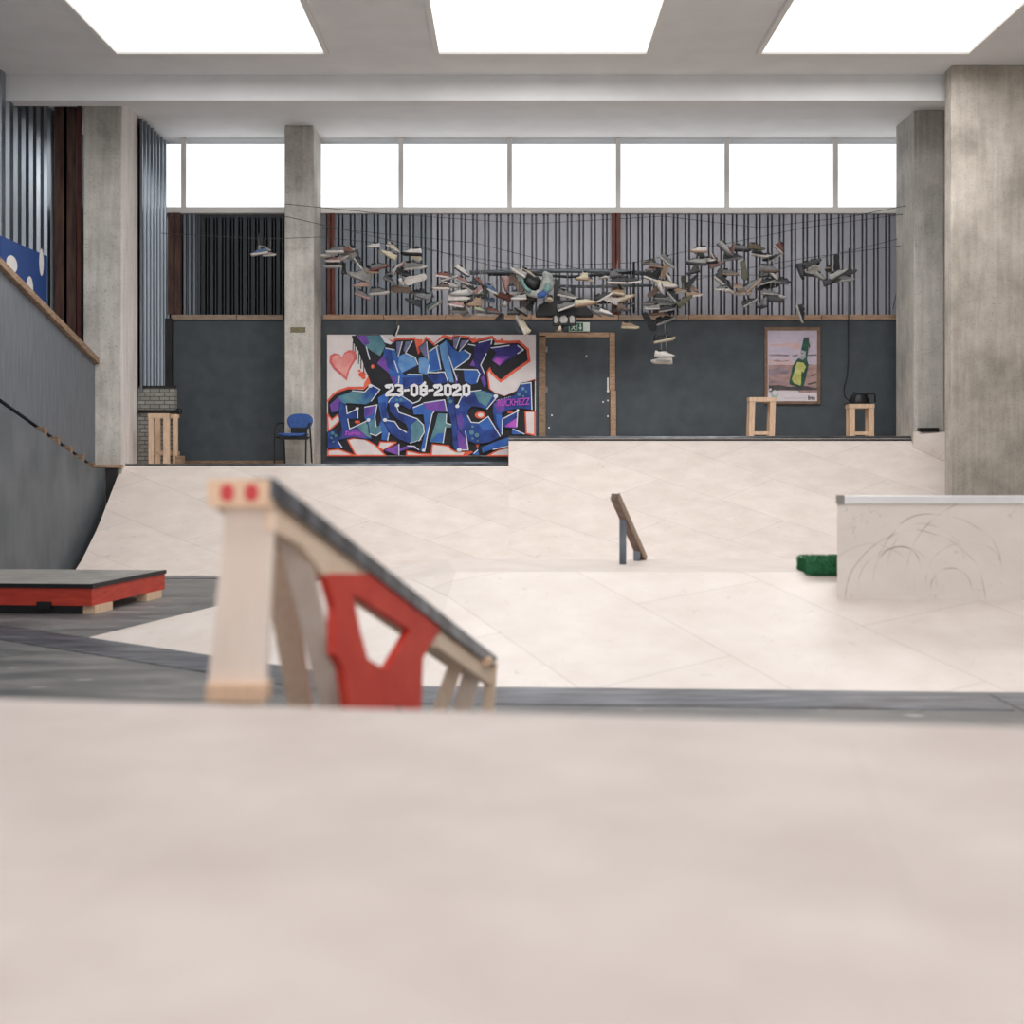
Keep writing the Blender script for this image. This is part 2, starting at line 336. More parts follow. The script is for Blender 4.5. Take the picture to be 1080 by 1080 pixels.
# right pillars
b = MB(); b.box(X(964, 20.3), 6.9, 20.3, 21.25, 0, CEIL); b.box(X(968, 20.25), X(996, 20.25), 20.27, 20.3, 2.0, CEIL)
tag(b.build('column', M['conc_d'], bevel=.01), kind='structure')
b = MB(); b.box(X(1003.5, 18), 9, 18, 18.28, 0, CEIL); tag(b.build('column', M['conc_b'], bevel=.01), kind='structure')
# side wall of the left bay: ribs running away from the camera
b = MB(); y = 20.55; xs = -5.72
prof = []
while y < 21.95:
    prof += [(xs, y), (xs, y+.03), (xs-.05, y+.04), (xs-.05, y+.19)]; y += .2
prof.append((xs, y))
for p, q in zip(prof, prof[1:]): b.face([(p[0], p[1], 2.6), (q[0], q[1], 2.6), (q[0], q[1], ztop+1.2), (p[0], p[1], ztop+1.2)])
struct(b, 'wall_left', M['sheet_m'])
b = MB(); b.box(-5.9, -5.84, 20.52, 22.5, 1.5, CEIL); struct(b, 'wall_left', M['blackgap'])
b = MB(); b.box(X(146, 20.62), X(184, 20.62), 20.62, 20.78, 1.49, 2.68); struct(b, 'wall_left', M['block'])
b = MB(); b.box(X(146, 20.6), X(184.5, 20.6), 20.6, 20.68, 2.68, 2.71); struct(b, 'trim_23', M['black'])
b = MB(); b.tube([W(146, 434, 20.58), W(188, 434, 20.58)], .025, 10); b.tube([W(188, 434, 20.58)-Vector((.02, 0, 0)), W(191.5, 434, 20.58)], .045, 10)
b.box(X(146, 20.6), X(186, 20.6), 20.57, 20.62, 2.29, 2.33)
tag(b.build('ledge_pipe', M['black']), 'dark round pipe ledge across the grey block wall behind the left pillar', 'pipe')
# outer left wall, with ribs
b = MB(); y = -2.5; xs = -7.0; prof = []
while y < 23.5:
    prof += [(xs, y), (xs, y+.14), (xs-.06, y+.17), (xs-.06, y+.27)]; y += .3
for p, q in zip(prof, prof[1:]): b.face([(p[0], p[1], 0), (q[0], q[1], 0), (q[0], q[1], CEIL), (p[0], p[1], CEIL)])
struct(b, 'wall_left', M['sheet_m'])
b = MB(); b.box(-7.3, -7.2, -3, 24, 0, CEIL); struct(b, 'wall_left', M['blackgap'])
b = MB(); b.box(8.9, 9, -3, 24, 0, CEIL); struct(b, 'wall_right', M['conc_b'])
# oxide post next to the left pillar
b = MB(); b.box(-6.93, -6.6, 20.1, 20.16, 0, CEIL); b.box(-6.78, -6.74, 20.1, 20.4, 0, CEIL); tag(b.build('steel_column', M['rust_d']), kind='structure')
b = MB(); b.box(-6.56, -6.5, 20.02, 20.08, 2.5, CEIL); tag(b.build('steel_column', M['rust']), kind='structure')

# ---------------------------------------------------------------- guard walls on the left
def wallpt(px, py, x): Y = x*F/(px-540); return Vector((x, Y, Z(py, Y)))
xg = -6.22
def slab(pts, th):
    a = [Vector(p) for p in pts]; return a, [p+Vector((th, 0, 0)) for p in a]
top = [wallpt(103, 386, xg), wallpt(40, 323, xg)]; d = (top[1]-top[0]); top2 = top[0]+d*1.7
bot = [wallpt(101, 493, xg), wallpt(40, 449, xg)]; db = bot[1]-bot[0]; bot2 = bot[0]+db*((top2.y-bot[0].y)/db.y)
g = empty('guard_wall', (xg, 18, 0), 'grey board guard wall sloping along the left side beside the concrete pillar', 'wall panel')
b = MB(); a, c = slab([top[0], top2, Vector((xg, top2.y, bot2.z)), bot[0]], -.04); b.prism(a, c); part(b, 'board', M['guard'], g)
b = MB(); b.bar(top[0]+Vector((0, .02, .03)), top2+Vector((0, 0, .03)), .13, .09, (0, 0, 1)); part(b, 'top_rail', M['timber_old'], g, .005)
b = MB(); b.bar(top[0]+Vector((.02, .02, 0)), bot[0]+Vector((.02, .02, 0)), .03, .06, (0, 1, 0)); part(b, 'end_batten', M['timber_old'], g)
for i in range(5):
    p = bot[0]+db*(.16+i*.21)
    b = MB(); b.box(xg+.005, xg+.12, p.y-.09, p.y, p.z-.16, p.z-.02); part(b, 'bracket_block', M['timber_old'], g)
xq = -6.05
l0, l1 = wallpt(98, 494, xq), wallpt(40, 453, xq); l1 = l0+(l1-l0)*1.8
b = MB(); low = [Vector((xq, 19.74, l0.z)), Vector((xq, l0.y, l0.z)), l1, Vector((xq, l1.y, 0)), Vector((xq, 19.74, 0))]
a, c = slab(low, -.04); b.prism(a, c)
tag(b.build('lower_guard_board', M['guard_low']), 'scuffed dark grey board below the sloping guard wall beside the ramp', 'wall panel')
b = MB(); b.box(-6.04, -5.875, 19.745, 19.785, 0, 1.43); tag(b.build('gap_shade_board', M['blackgap']), 'dark board standing in for the shaded gap beside the ramp under the concrete pillar', 'board')  # near-black board put in for the shade of the gap
# blue sign high on the left wall
sg = empty('wall_sign', (-6.9, 18.6, 3.7), 'blue sign with pale round marks on the ribbed left wall', 'sign')
b = MB(); b.box(-6.93, -6.9, 17.9, X(49.5,1)*0-6.9*F/(49.8-540), 3.4, Z(268, 19.5)); part(b, 'panel', M['bluesign'], sg)
for (y, z, ry, rz) in ((19.45, 4.45, .09, .2), (18.98, 4.02, .13, .16), (18.3, 4.25, .2, .12)):
    b = MB(); ring = [(-6.897, y+ry*math.cos(t*.3927), z+rz*math.sin(t*.3927)) for t in range(16)]
    b.prism(ring, [(p[0]+.004, p[1], p[2]) for p in ring]); part(b, 'emblem', M['white'], sg)

# ---------------------------------------------------------------- the long bank at the back
prof = [(17.72, .0), (17.75, .03), (18.1, .18), (18.3, .295), (18.48, .40), (18.72, .54), (18.95, .70), (19.36, 1.01), (19.93, 1.45), (19.97, 1.485)]
profh = prof[:-1]+[(20.47, 1.90)]
xl, xm, xr, xr2 = -5.87, X(536.5, 20.4), X(1003, 18)-.005, 6.85
r = empty('bank_ramp', (-2.9, 18.8, 0), 'long low pale plywood bank ramp below the graffiti mural', 'ramp')
b = MB()
back = [(p[0]+.03, p[1]-.03) for p in prof]
for i in range(len(prof)-1):
    p, q = prof[i], prof[i+1]; b.face([(xl, p[0], p[1]), (xm, p[0], p[1]), (xm, q[0], q[1]), (xl, q[0], q[1])])
b.face([(xl, p_[0], p_[1]) for p_ in prof]+[(xl, 19.97, 0)])
part(b, 'riding_surface', M['ply'], r)
b = MB(); b.box(xl+.06, xm, 20.0, 21.19, 1.40, 1.478); b.box(X(331, 21.2)+.01, xm, 21.19, WY-.1, 1.40, 1.478); b.box(X(190, 20.62), X(300, 21.2)-.01, 21.19, WY-.1, 1.40, 1.478); part(b, 'deck', M['birch'], r)
b = MB(); b.tube([(xl+.02, 19.97, 1.475), (xm, 19.97, 1.475)], .026, 10); part(b, 'coping', M['coping'], r)
b = MB(); b.box(xl+.02, xm, 19.93, 19.965, 1.41, 1.445); part(b, 'edge_strip', M['black'], r)
r = empty('bank_ramp', (3, 18.8, 0), 'higher pale plywood bank ramp below the framed bottle poster', 'ramp')
b = MB(); n = len(profh)
for i in range(n-1):
    p, q = profh[i], profh[i+1]; e_ = xr if p[0] < 18.29 else xr2
    if p[0] > 19.9:
        k_ = (20.29-p[0])/(q[0]-p[0]); mz_ = p[1]+(q[1]-p[1])*k_; xa_ = 6.14
        b.face([(xm, p[0], p[1]), (xa_, p[0], p[1]), (xa_, q[0], q[1]), (xm, q[0], q[1])]); b.face([(xa_, p[0], p[1]), (e_, p[0], p[1]), (e_, 20.29, mz_), (xa_, 20.29, mz_)])
    else: b.face([(xm, p[0], p[1]), (e_, p[0], p[1]), (e_, q[0], q[1]), (xm, q[0], q[1])])
b.face([(xm, 19.93, 1.45), (xm, 20.47, 1.9), (xm, 21.9, 1.9), (xm, 21.9, 1.45)])
part(b, 'riding_surface', M['ply'], r)
b = MB(); b.box(xm, 6.14, 20.47, WY-.09, 1.82, 1.895); part(b, 'deck', M['birch'], r)
b = MB(); b.tube([(xm, 20.47, 1.9), (X(963, 20.47), 20.47, 1.9)], .026, 10); part(b, 'coping', M['coping'], r)
b = MB(); b.box(xm, 6.14, 20.405, 20.44, 1.85, 1.878); part(b, 'edge_strip', M['black'], r)
b = MB(); xa, xb_ = X(963.5, 20.25), X(999, 20.25)
b.prism([(xa, 20.1, 1.62), (xb_, 20.1, 1.58), (xb_, 20.1, 1.985), (xa, 20.1, 1.985)], [(xa, 20.3, 1.62), (xb_, 20.3, 1.58), (xb_, 20.3, 1.985), (xa, 20.3, 1.985)])
b = MB(); b.prism([(xa, 20.28, 1.755), (xb_+.1, 19.87, 1.41), (xb_+.1, 20.14, 1.985), (xa, 20.2, 1.985)], [(xa, 20.29, 1.74), (xb_+.1, 20.29, 1.41), (xb_+.1, 20.29, 1.985), (xa, 20.29, 1.985)])
part(b, 'corner_wedge', M['ply'], r)
b = MB(); b.box(X(969, 20.2), X(989, 20.2), 20.14, 20.27, 1.99, 2.045); part(b, 'black_block', M['black'], r)
b = MB(); b.box(xl, xr, 17.3, 17.72, .0, .008); tag(b.build('steel_transition_strip', M['steel']), 'dark steel strip on the floor along the foot of the back ramp', 'metal strip')

# ---------------------------------------------------------------- funbox in the middle
A_ = (-3.64, 11.41, .006); B_ = (-2.3, 17.7, .006); Cc = (-.62, 12.5, .6); D_ = (-.47, 11.05, .6); E_ = (-.6, 8.92, .006)
R1 = (7, 8.45, .006); R2 = (7, 11.0, .6); R3 = (7, 12.5, .6); R4 = (7, 14.2, .0); C4 = (-.62, 14.4, 0)
f = empty('funbox', (1, 11, 0), 'wide pale plywood funbox bank in the middle of the floor', 'ramp')
b = MB()
E2 = (3.1, 8.68, .006)
b.face([A_, E_, D_]); b.face([A_, D_, Cc]); b.face([A_, Cc, B_]); b.face([E_, E2, R1, R2, D_]); b.face([D_, R2, R3, Cc])
b.face([Cc, R3, R4, C4]); b.face([B_, Cc, C4])
part(b, 'riding_surface', M['ply_bank'], f)
b = MB(); k = Vector((0.52, 0, 0))
def strip(p, q, off, z): 
    p, q, off = Vector(p), Vector(q), Vector(off); a = [p, q, q+off, p+off]
    for v in a: v.z = 0
    return a, [v+Vector((0, 0, z)) for v in a]
a, c = strip((-6.2, 13.51, 0), E_, (-.1, -.62, 0), .005); b.prism(a, c)
a, c = strip(E_, E2, (-.05, -.62, 0), .005); b.prism(a, c)
a, c = strip(E2, R1, (0, -.62, 0), .005); b.prism(a, c)
tag(b.build('steel_edge_plate', M['steel']), 'dark steel plate on the floor along the near edge of the funbox', 'metal strip')
# small rail on the funbox
t = empty('grind_rail', (1.05, 12.2, .6), 'small sloping wooden rail on two steel posts on the funbox top', 'rail')
pa, pb = W(648, 523.5, 11.6), W(677.5, 590, 12.45)
pa.z -= .0
b = MB(); b.bar(pa, pb+Vector((0, 0, 0)), .066, .06, (0, 0, 1)); part(b, 'rail_beam', M['oldwood'], t, .004)
b = MB(); b.bar(pa+Vector((.036, 0, .004)), pb+Vector((.036, 0, .004)), .01, .064, (0, 0, 1)); part(b, 'edge_strip', M['timber_grey'], t)
for fr, w in ((.33, .058), (.83, .058)):
    p = pa.lerp(pb, fr); b = MB(); b.box(p.x-w/2-.012, p.x+w/2-.012, p.y-.03, p.y+.03, .595, p.z-.01); part(b, 'post', M['steel'], t)
# grind ledge on the right
t = empty('grind_ledge', (3.1, 10.5, .42), 'scratched plywood grind ledge with a white steel edge', 'ledge')
yl = 10.39; x0 = X(883, yl); x1 = 6.4; zt = Z(531, yl); zb = Z(634.5, yl); dd = .5; sh = dd*x0/yl
b = MB(); b.prism([(x0, yl, zb), (x1, yl-.05, zb), (x1, yl+dd, zb), (x0+sh, yl+dd, zb)], [(x0, yl, zt), (x1, yl-.05, zt), (x1, yl+dd, zt), (x0+sh, yl+dd, zt)])
part(b, 'box', M['ply_ledge'], t, .004)
b = MB(); b.prism([(x0+.05, yl-.02, zt-.002), (x1, yl-.07, zt-.002), (x1, yl+.04, zt-.002), (x0+.05, yl+.04, zt-.002)], [(x0+.05, yl-.02, zt+.062), (x1, yl-.07, zt+.062), (x1, yl+.04, zt+.062), (x0+.05, yl+.04, zt+.062)])
cp = part(b, 'coping', M['whitesteel'], t, .006)
b = MB(); b.prism([(x0-.002, yl-.02, zt-.002), (x0+.052, yl-.02, zt-.002), (x0+.052, yl+.04, zt-.002), (x0, yl+.04, zt-.002)], [(x0-.002, yl-.02, zt+.066), (x0+.052, yl-.02, zt+.066), (x0+.052, yl+.04, zt+.066), (x0, yl+.04, zt+.066)])
tag(sub(b, 'end_cap', M['greysteel'], cp, t), 'bare grey end cap')
b = MB(); b.prism([(x0+.056, yl+.04, zt), (x1, yl+.04, zt), (x1, yl+dd, zt), (x0+.075+sh, yl+dd, zt)], [(x0+.056, yl+.04, zt+.05), (x1, yl+.04, zt+.05), (x1, yl+dd, zt+.05), (x0+.075+sh, yl+dd, zt+.05)]); part(b, 'top_board', M['ply_ledge'], t)
# green turf-covered block
t = empty('turf_block', (2.45, 10.95, .5), 'green artificial turf block sticking out behind the grind ledge', 'turf roll')
yg = 11.02; gx0, gx1 = X(851, 10.95), X(900, yg); gz0, gz1 = .56, Z(588.5, 10.97)
b = MB(); rings = []
for i in range(13):
    x = gx0+(gx1-gx0)*i/12; e = .8 if i == 0 else 1
    ring = []
    for k in range(20):
        a = 2*math.pi*k/20; ca, sa = math.cos(a), math.sin(a)
        cx = .2*math.copysign(abs(ca)**.5, ca)*e; cz = (gz1-gz0)/2*math.copysign(abs(sa)**.5, sa)*e
        ring.append((x+random.uniform(-.004, .004), yg+.1+cx+random.uniform(-.004, .004), (gz0+gz1)/2+cz+random.uniform(-.004, .004)))
    rings.append(ring)
b.loft(rings); part(b, 'backing', M['green'], t)
b = MB()
for i in range(5200):
    u = random.random(); x = gx0-.004+(gx1-gx0)*u; a = random.uniform(0, 2*math.pi); ca, sa = math.cos(a), math.sin(a)
    p = Vector((x, yg+.1+.2*math.copysign(abs(ca)**.5, ca), (gz0+gz1)/2+(gz1-gz0)/2*math.copysign(abs(sa)**.5, sa)))
    if random.random() < .2:
        p = Vector((gx0, yg+.1+random.uniform(-.17, .17), random.uniform(gz0+.01, gz1-.01))); nrm = Vector((-1, 0, 0))
    else: nrm = Vector((0, ca, sa))
    q = p+(nrm+Vector((random.uniform(-.5, .5), random.uniform(-.3, .3), random.uniform(-.5, .5)))).normalized()*.022
    w = Vector((random.uniform(-1, 1), 0, random.uniform(-1, 1)))*.003
    b.face([p-w, p+w, q])
tag(part(b, 'turf_pile', M['green'], t), kind='stuff')

# ---------------------------------------------------------------- red manual pad
t = empty('manual_pad', (-4.3, 14, 0), 'low red skate platform with a worn grey top on the floor', 'ramp')
K = Vector((-4.17, 13.2, 0)); u = Vector((.147, .99, 0))*1.79; v = Vector((-1, .09, 0))*2.2
def quad(k0, du, dv, z0, z1): a = [k0, k0+du, k0+du+dv, k0+dv]; return [p+Vector((0, 0, z0)) for p in a], [p+Vector((0, 0, z1)) for p in a]
b = MB(); b.prism(*quad(K-Vector((.0, .015, 0)), u*1.01, v, .268, .298)); tp = part(b, 'top_board', M['padtop'], t)
b = MB(); b.prism(*quad(K+Vector((.006, -.02, 0)), u*1.012, Vector((-.03, 0, 0)), .262, .302)); b.prism(*quad(K+Vector((.004, -.022, 0)), Vector((0, .03, 0)), v, .262, .302)); tag(sub(b, 'edge_angle', M['black'], tp, t), 'dark edge angle')
b = MB(); b.prism(*quad(K+Vector((-.01, 0, 0)), u, v, .085, .265)); part(b, 'skirt', M['orangered'], t)
b = MB(); b.prism(*quad(K+Vector((-.12, .03, 0)), u*.1, v, .0, .115)); b.prism(*quad(K+Vector((-.42, -.012, 0)), Vector((0, .05, 0)), Vector((-.14, .01, 0)), .06, .125)); part(b, 'plinth', M['black'], t)
for kk in (0.03, .72):
    b = MB(); o = K+u*kk+Vector((.0, 0, 0)); b.prism(*quad(o, u*.22, Vector((-.12, 0, 0)), 0, .084)); part(b, 'foot_block', M['timber_grey'] if 0 else M['stool'], t)
b = MB(); b.prism(*quad(K+Vector((-.0, .01, 0)), Vector((0, .09, 0)), Vector((-.12, 0, 0)), 0, .084)); 

# ---------------------------------------------------------------- near platform
t = empty('platform', (0, 1.5, 0), 'near pale pink plywood platform across the bottom of the view', 'ramp')
zp = .855; sl = -.146; yE = lambda x: 3.441+sl*x
b = MB(); b.prism([(-4, yE(-4), zp-.03), (3.5, yE(3.5), zp-.03), (3.5, -1.5, zp-.03), (-4, -1.5, zp-.03)], [(-4, yE(-4), zp), (3.5, yE(3.5), zp), (3.5, -1.5, zp), (-4, -1.5, zp)]); part(b, 'deck', M['ply_near'], t, .006)
b = MB(); b.prism([(-4, yE(-4)-.03, 0), (3.5, yE(3.5)-.03, 0), (3.5, yE(3.5)-.06, 0), (-4, yE(-4)-.06, 0)], [(-4, yE(-4)-.03, zp-.031), (3.5, yE(3.5)-.03, zp-.031), (3.5, yE(3.5)-.06, zp-.031), (-4, yE(-4)-.06, zp-.031)]); part(b, 'fascia', M['ply_near'], t)

# ---------------------------------------------------------------- sloping timber stand in front
t = empty('sloping_grind_stand', (-.6, 5, 0), 'tall sloping timber grind stand with red painted middle bracing', 'skate obstacle')
P0 = Vector((-.729, 4, 1.449)); P1 = Vector((-.084, 6.5, .543)); dirv = P1-P0
def rp(px, py, dx=0):      # point on the vertical plane under the rail's right edge
    k = (px-540)/F; s_ = (k*4+.729)/(.645-2.5*k); Y = 4+2.5*s_; return Vector((P0.x+.645*s_+dx, Y, Z(py, Y)))
b = MB(); Lw = Vector((-.18, 0, 0))
b.prism([P0, P0+Lw, P0+Lw+Vector((0, 0, -.075)), P0+Vector((0, 0, -.075))], [P1, P1+Lw, P1+Lw+Vector((0, 0, -.075)), P1+Vector((0, 0, -.075))])
beam = part(b, 'rail_beam', M['pine'], t)
b = MB(); e = Vector((.012, 0, .008))
b.prism([P0+e, P0+Vector((-.05, 0, .008)), P0+Vector((-.05, 0, -.0)), P0+Vector((.0, 0, 0)), P0+Vector((0, 0, -.05)), P0+Vector((.012, 0, -.05))],
        [P1+e, P1+Vector((-.05, 0, .008)), P1+Vector((-.05, 0, -.0)), P1+Vector((.0, 0, 0)), P1+Vector((0, 0, -.05)), P1+Vector((.012, 0, -.05))])
part(b, 'steel_edge', M['steel'], t)
b = MB(); b.box(P0.x-.185, P0.x-.002, 3.985, 4.0, P0.z-.078, P0.z+.004); ep = part(b, 'end_plate', M['pine_o'], t)
RM = mat('red_spray_mark', RGB(204, 66, 66))
for cx in (-.855, -.782):
    b = MB(); ring = [(cx+.022*math.cos(k*.5236)*(1.1 if k % 2 else .9), 3.983, P0.z-.036+.028*math.sin(k*.5236)) for k in range(12)]
    b.prism(ring, [(p[0], 3.986, p[2]) for p in ring]); tag(sub(b, 'paint_mark', RM, ep, t), 'red paint mark')
def panel(pts, m, name, th=.03, dx=0):
    a = [rp(px, py, dx) for px, py in pts]; b = MB(); b.prism(a, [p+Vector((-th, 0, 0)) for p in a]); return part(b, name, m, t)
sk = lambda px: 0
def under(px, d):   # point d below rail edge
    k = (px-540)/F; s_ = (k*4+.729)/(.645-2.5*k); p = P0+dirv*s_; return Vector((p.x, p.y, p.z-d))
def skirt(p0, p1, d, m, name, dx=0):
    a = [under(p0, .045)+Vector((dx, 0, 0)), under(p1, .045)+Vector((dx, 0, 0)), under(p1, d)+Vector((dx, 0, 0)), under(p0, d)+Vector((dx, 0, 0))]
    b = MB(); b.prism(a, [p+Vector((-.03, 0, 0)) for p in a]); return part(b, name, m, t)
panel([(290, 522), (389, 597), (389, 610), (343, 607), (318, 575), (290, 560)], M['pine'], 'side_board', dx=0)
panel([(345, 605), (389, 605), (389, 598), (463, 655), (463, 669), (438, 669), (433, 665), (371, 625)], M['red'], 'side_board', dx=.002)
skirt(462, 519, .14, M['pine'], 'side_board')
panel([(343, 606), (371, 606), (371, 625), (379, 665), (387, 695), (408, 708), (400, 735), (390, 752), (368, 752), (362, 705), (353, 690), (353, 640)], M['red'], 'red_brace', dx=.004)
panel([(433, 664), (440, 648), (463, 658), (460, 670), (446, 694), (444, 752), (427, 752), (420, 741), (413, 752), (384, 752), (390, 735), (408, 707)], M['red'], 'red_brace', dx=.001)
# legs (each continues to the floor behind the near platform)
def leg(p, q, w, d, m, up=(0, 1, 0), name='leg', w2=None):
    p, q = Vector(p), Vector(q); s_ = (p.z-.0)/(p.z-q.z); q2 = p+(q-p)*s_
    b = MB(); b.bar(p, q2, w, d, up, 0, w2); return part(b, name, m, t, .003)
b = MB(); a = [W(238, 534, 4.04), W(290, 534, 4.04), W(280, 723, 4.04), W(219, 723, 4.04)]; b.prism(a, [p+Vector((0, .045, 0)) for p in a]); part(b, 'front_board', M['birch'], t)
b = MB(); a = [W(217, 722, 4.0), W(281, 722, 4.0), W(280, 741, 4.0), W(216, 741, 4.0)]; b.prism(a, [p+Vector((0, .1, 0)) for p in a]); part(b, 'cross_block', M['pine_o'], t, .004)
b = MB(); a = [W(232, 741, 4.06), W(270, 741, 4.06), W(270, 1000, 4.06), W(232, 1000, 4.06)]; b.prism(a, [p+Vector((0, .045, 0)) for p in a]); part(b, 'leg', M['pine'], t)
leg(W(303, 545, 4.25), W(351, 743, 4.7), .085, .04, M['birch'])
leg(W(286, 560, 4.6), W(317, 743, 5.0), .09, .05, M['pine'])
leg(W(262, 590, 4.9), W(270, 743, 4.95), .06, .04, M['pine'])
leg(W(482, 697, 6.25), W(464, 748, 6.3), .07, .04, M['pine'])
leg(W(501, 697, 6.35), W(488, 748, 6.4), .09, .04, M['birch'])
leg(W(518, 697, 6.46), W(515, 748, 6.5), .06, .05, M['pine'])
b = MB(); b.bar(W(474, 699, 6.3), W(519, 697, 6.3), .035, .05, (0, 1, 0)); part(b, 'cross_rail', M['pine_o'], t)

# ---------------------------------------------------------------- door
dx0, dx1 = X(575, WY), X(643, WY); zd = Z(356, WY)
d = empty('door_1', ((dx0+dx1)/2, WY, 1.9), None, None); d['kind'] = 'structure'
b = MB(); b.box(dx0, dx1, WY-.012, WY-.001, 1.9, zd); part(b, 'door_leaf', M['wall'], d)
for (a, c, z0, z1, m) in ((569, 575.5, 1.9, Z(354, WY), 'timber_old'), (642.5, 648.5, Z(412, WY), Z(351, WY), 'timber'), (643.5, 649.5, 1.9, Z(412, WY)-.004, 'timber'), (569, 642, zd, Z(351, WY), 'timber')):
    b = MB(); b.box(X(a, WY), X(c, WY), WY-.05, WY-.001, z0, z1); part(b, 'door_frame', M[m], d, .004)
b = MB(); xh = X(641, WY); b.box(xh-.012, xh+.012, WY-.03, WY-.012, Z(414, WY), Z(398.5, WY)); b.tube([(xh, WY-.05, Z(412.5, WY)), (xh, WY-.012, Z(412.5, WY))], .02, 10); b.tube([(xh, WY-.03, Z(422.5, WY)), (xh, WY-.012, Z(422.5, WY))], .014, 10)
part(b, 'door_handle', M['white'], d)
for py in (368.5, 411):
    b = MB(); b.box(X(574.5, WY), X(577.5, WY), WY-.03, WY-.012, Z(py+3, WY), Z(py-3, WY)); part(b, 'hinge', M['greysteel'], d)
b = MB(); 
for (px, py) in ((618.5, 375.5), (582, 438), (636, 424), (579, 451), (641, 439)):
    b.box(X(px-.7, WY), X(px+.7, WY), WY-.0135, WY-.012, Z(py+.8, WY), Z(py-.8, WY))
part(b, 'paint_chip', M['white'], d)
# exit sign
ex = empty('exit_sign', (X(611, WY), WY-.03, Z(345, WY)), 'green exit sign with running figure and down arrow above the door', 'sign')
ya = WY-.09; b = MB(); b.box(X(600, ya), X(622, ya), ya, ya+.06, Z(349.5, ya), Z(340, ya)); part(b, 'housing', M['exitwhite'], ex)
b = MB(); b.box(X(600.6, ya), X(615, ya), ya-.004, ya, Z(349, ya), Z(340.6, ya)); gp = part(b, 'green_panel', M['exitgreen'], ex)
b = MB(); y = ya-.006
def fl(b, pts, yy, mi=0, th=.002):
    a = [W(px, py, yy) for px, py in pts]; a = [Vector((p.x, yy, p.z)) for p in a]
    b.prism(a, [p+Vector((0, th, 0)) for p in a], mi)
def strokepts(p, q, w):
    p, q = Vector(p), Vector(q); n = (q-p); n = Vector((-n.y, n.x)).normalized()*w/2; return [tuple(p+n), tuple(q+n), tuple(q-n), tuple(p-n)]
for p, q, w in (((612.2, 341.6), (612.2, 346), 1.1), ((606, 343), (604.5, 345.5), 1.6), ((604.5, 345.5), (606.5, 348), .9), ((604.5, 345.5), (602.2, 347.8), .9), ((605.5, 343.2), (608.2, 344.4), .8), ((605.5, 343.2), (603, 344), .8), ((608.8, 342), (608.8, 348.4), .5)):
    fl(b, strokepts(p, q, w), y)
fl(b, [(610.3, 345.3), (614.1, 345.3), (612.2, 348.2)], y)
fl(b, [(606.3+.75*math.cos(k), 341.8+.75*math.sin(k)) for k in [i*.785 for i in range(8)]], y)
sub(b, 'pictogram', M['exitwhite'], gp, ex)

# ---------------------------------------------------------------- graffiti mural
def gm(name, c1, c2, sc=4, lo=.35, hi=.65): return mat(name, RGB(*c1), RGB(*c2), sc, .7, lo=lo, hi=hi)
PM = {'white': gm('mural_white', (222, 212, 212), (232, 224, 222)), 'black': gm('mural_black', (24, 26, 32), (34, 34, 42)), 'orange': gm('mural_orange', (222, 84, 58), (236, 112, 84)),
 'deep': gm('mural_deep_blue', (24, 44, 110), (46, 80, 158), 5), 'mid': gm('mural_mid_blue', (42, 90, 170), (60, 110, 186), 5), 'light': gm('mural_light_blue', (82, 136, 198), (118, 164, 212), 5),
 'navy': gm('mural_navy', (34, 32, 92), (52, 46, 124), 5), 'purple': gm('mural_purple', (84, 62, 150), (140, 82, 178), 4), 'teal': gm('mural_teal', (72, 120, 138), (104, 150, 156), 5),
 'slate': gm('mural_slate', (96, 108, 140), (124, 118, 160), 9), 'pink': gm('mural_heart_pink', (222, 130, 128), (236, 178, 168), 3.4), 'rose': gm('mural_heart_rose', (208, 92, 98), (218, 112, 108), 6),
 'hl': mat('mural_highlight', RGB(222, 228, 236)), 'magenta': gm('mural_magenta', (176, 72, 190), (196, 96, 204), 9), 'type': mat('mural_date_white', RGB(236, 236, 240)),
 'bp': gm('mural_blue_purple', (40, 58, 140), (112, 76, 168), 2.2, .42, .58), 'bt': gm('mural_blue_teal', (34, 64, 146), (80, 138, 160), 2.6, .42, .6), 'tp': gm('mural_teal_purple', (92, 122, 142), (120, 84, 160), 2.4, .42, .58)}
pk = list(PM); ML = [PM[k] for k in pk]
mural = empty('graffiti_mural', (X(455, 21.92), 21.92, Z(481, 21.92)), 'large blue and purple graffiti mural reading EUSTACE on the dark wall', 'mural')
my = 21.92
b = MB(); b.box(X(345, my), X(565, my), my, my+.06, Z(481, my), Z(353, my)); part(b, 'backing_board', PM['white'], mural)
mb = MB(); lay = [0]
mz = lambda: my-.0008-.00007*lay[0]
def poly(pts, m, new=True):
    lay[0] += 1
    y = mz(); P = [Vector((X(px, my), y, Z(py, my))) for px, py in pts]
    tris = geometry.tessellate_polygon([P]); 
    for tr in tris:
        a, b_, c = (P[i] for i in tr)
        n = (b_-a).cross(c-a)
        if n.length > 1e-9: mb.face([a, b_, c] if n.y < 0 else [a, c, b_], pk.index(m))
def stroke(pts, w, m, new=True, taper=True):
    if new: lay[0] += 1
    y = mz()
    for i in range(len(pts)-1):
        p, q = Vector(pts[i]), Vector(pts[i+1]); d = (q-p).normalized(); n = Vector((-d.y, d.x))*w/2; e = d*w*.35
        poly([tuple(p+n-e), tuple(q+n+e), tuple(q-n+e), tuple(p-n-e)], m, False)
def ell(cx, cy, rx, ry, m, n=16, new=True): poly([(cx+rx*math.cos(2*math.pi*i/n), cy+ry*math.sin(2*math.pi*i/n)) for i in range(n)], m, new)
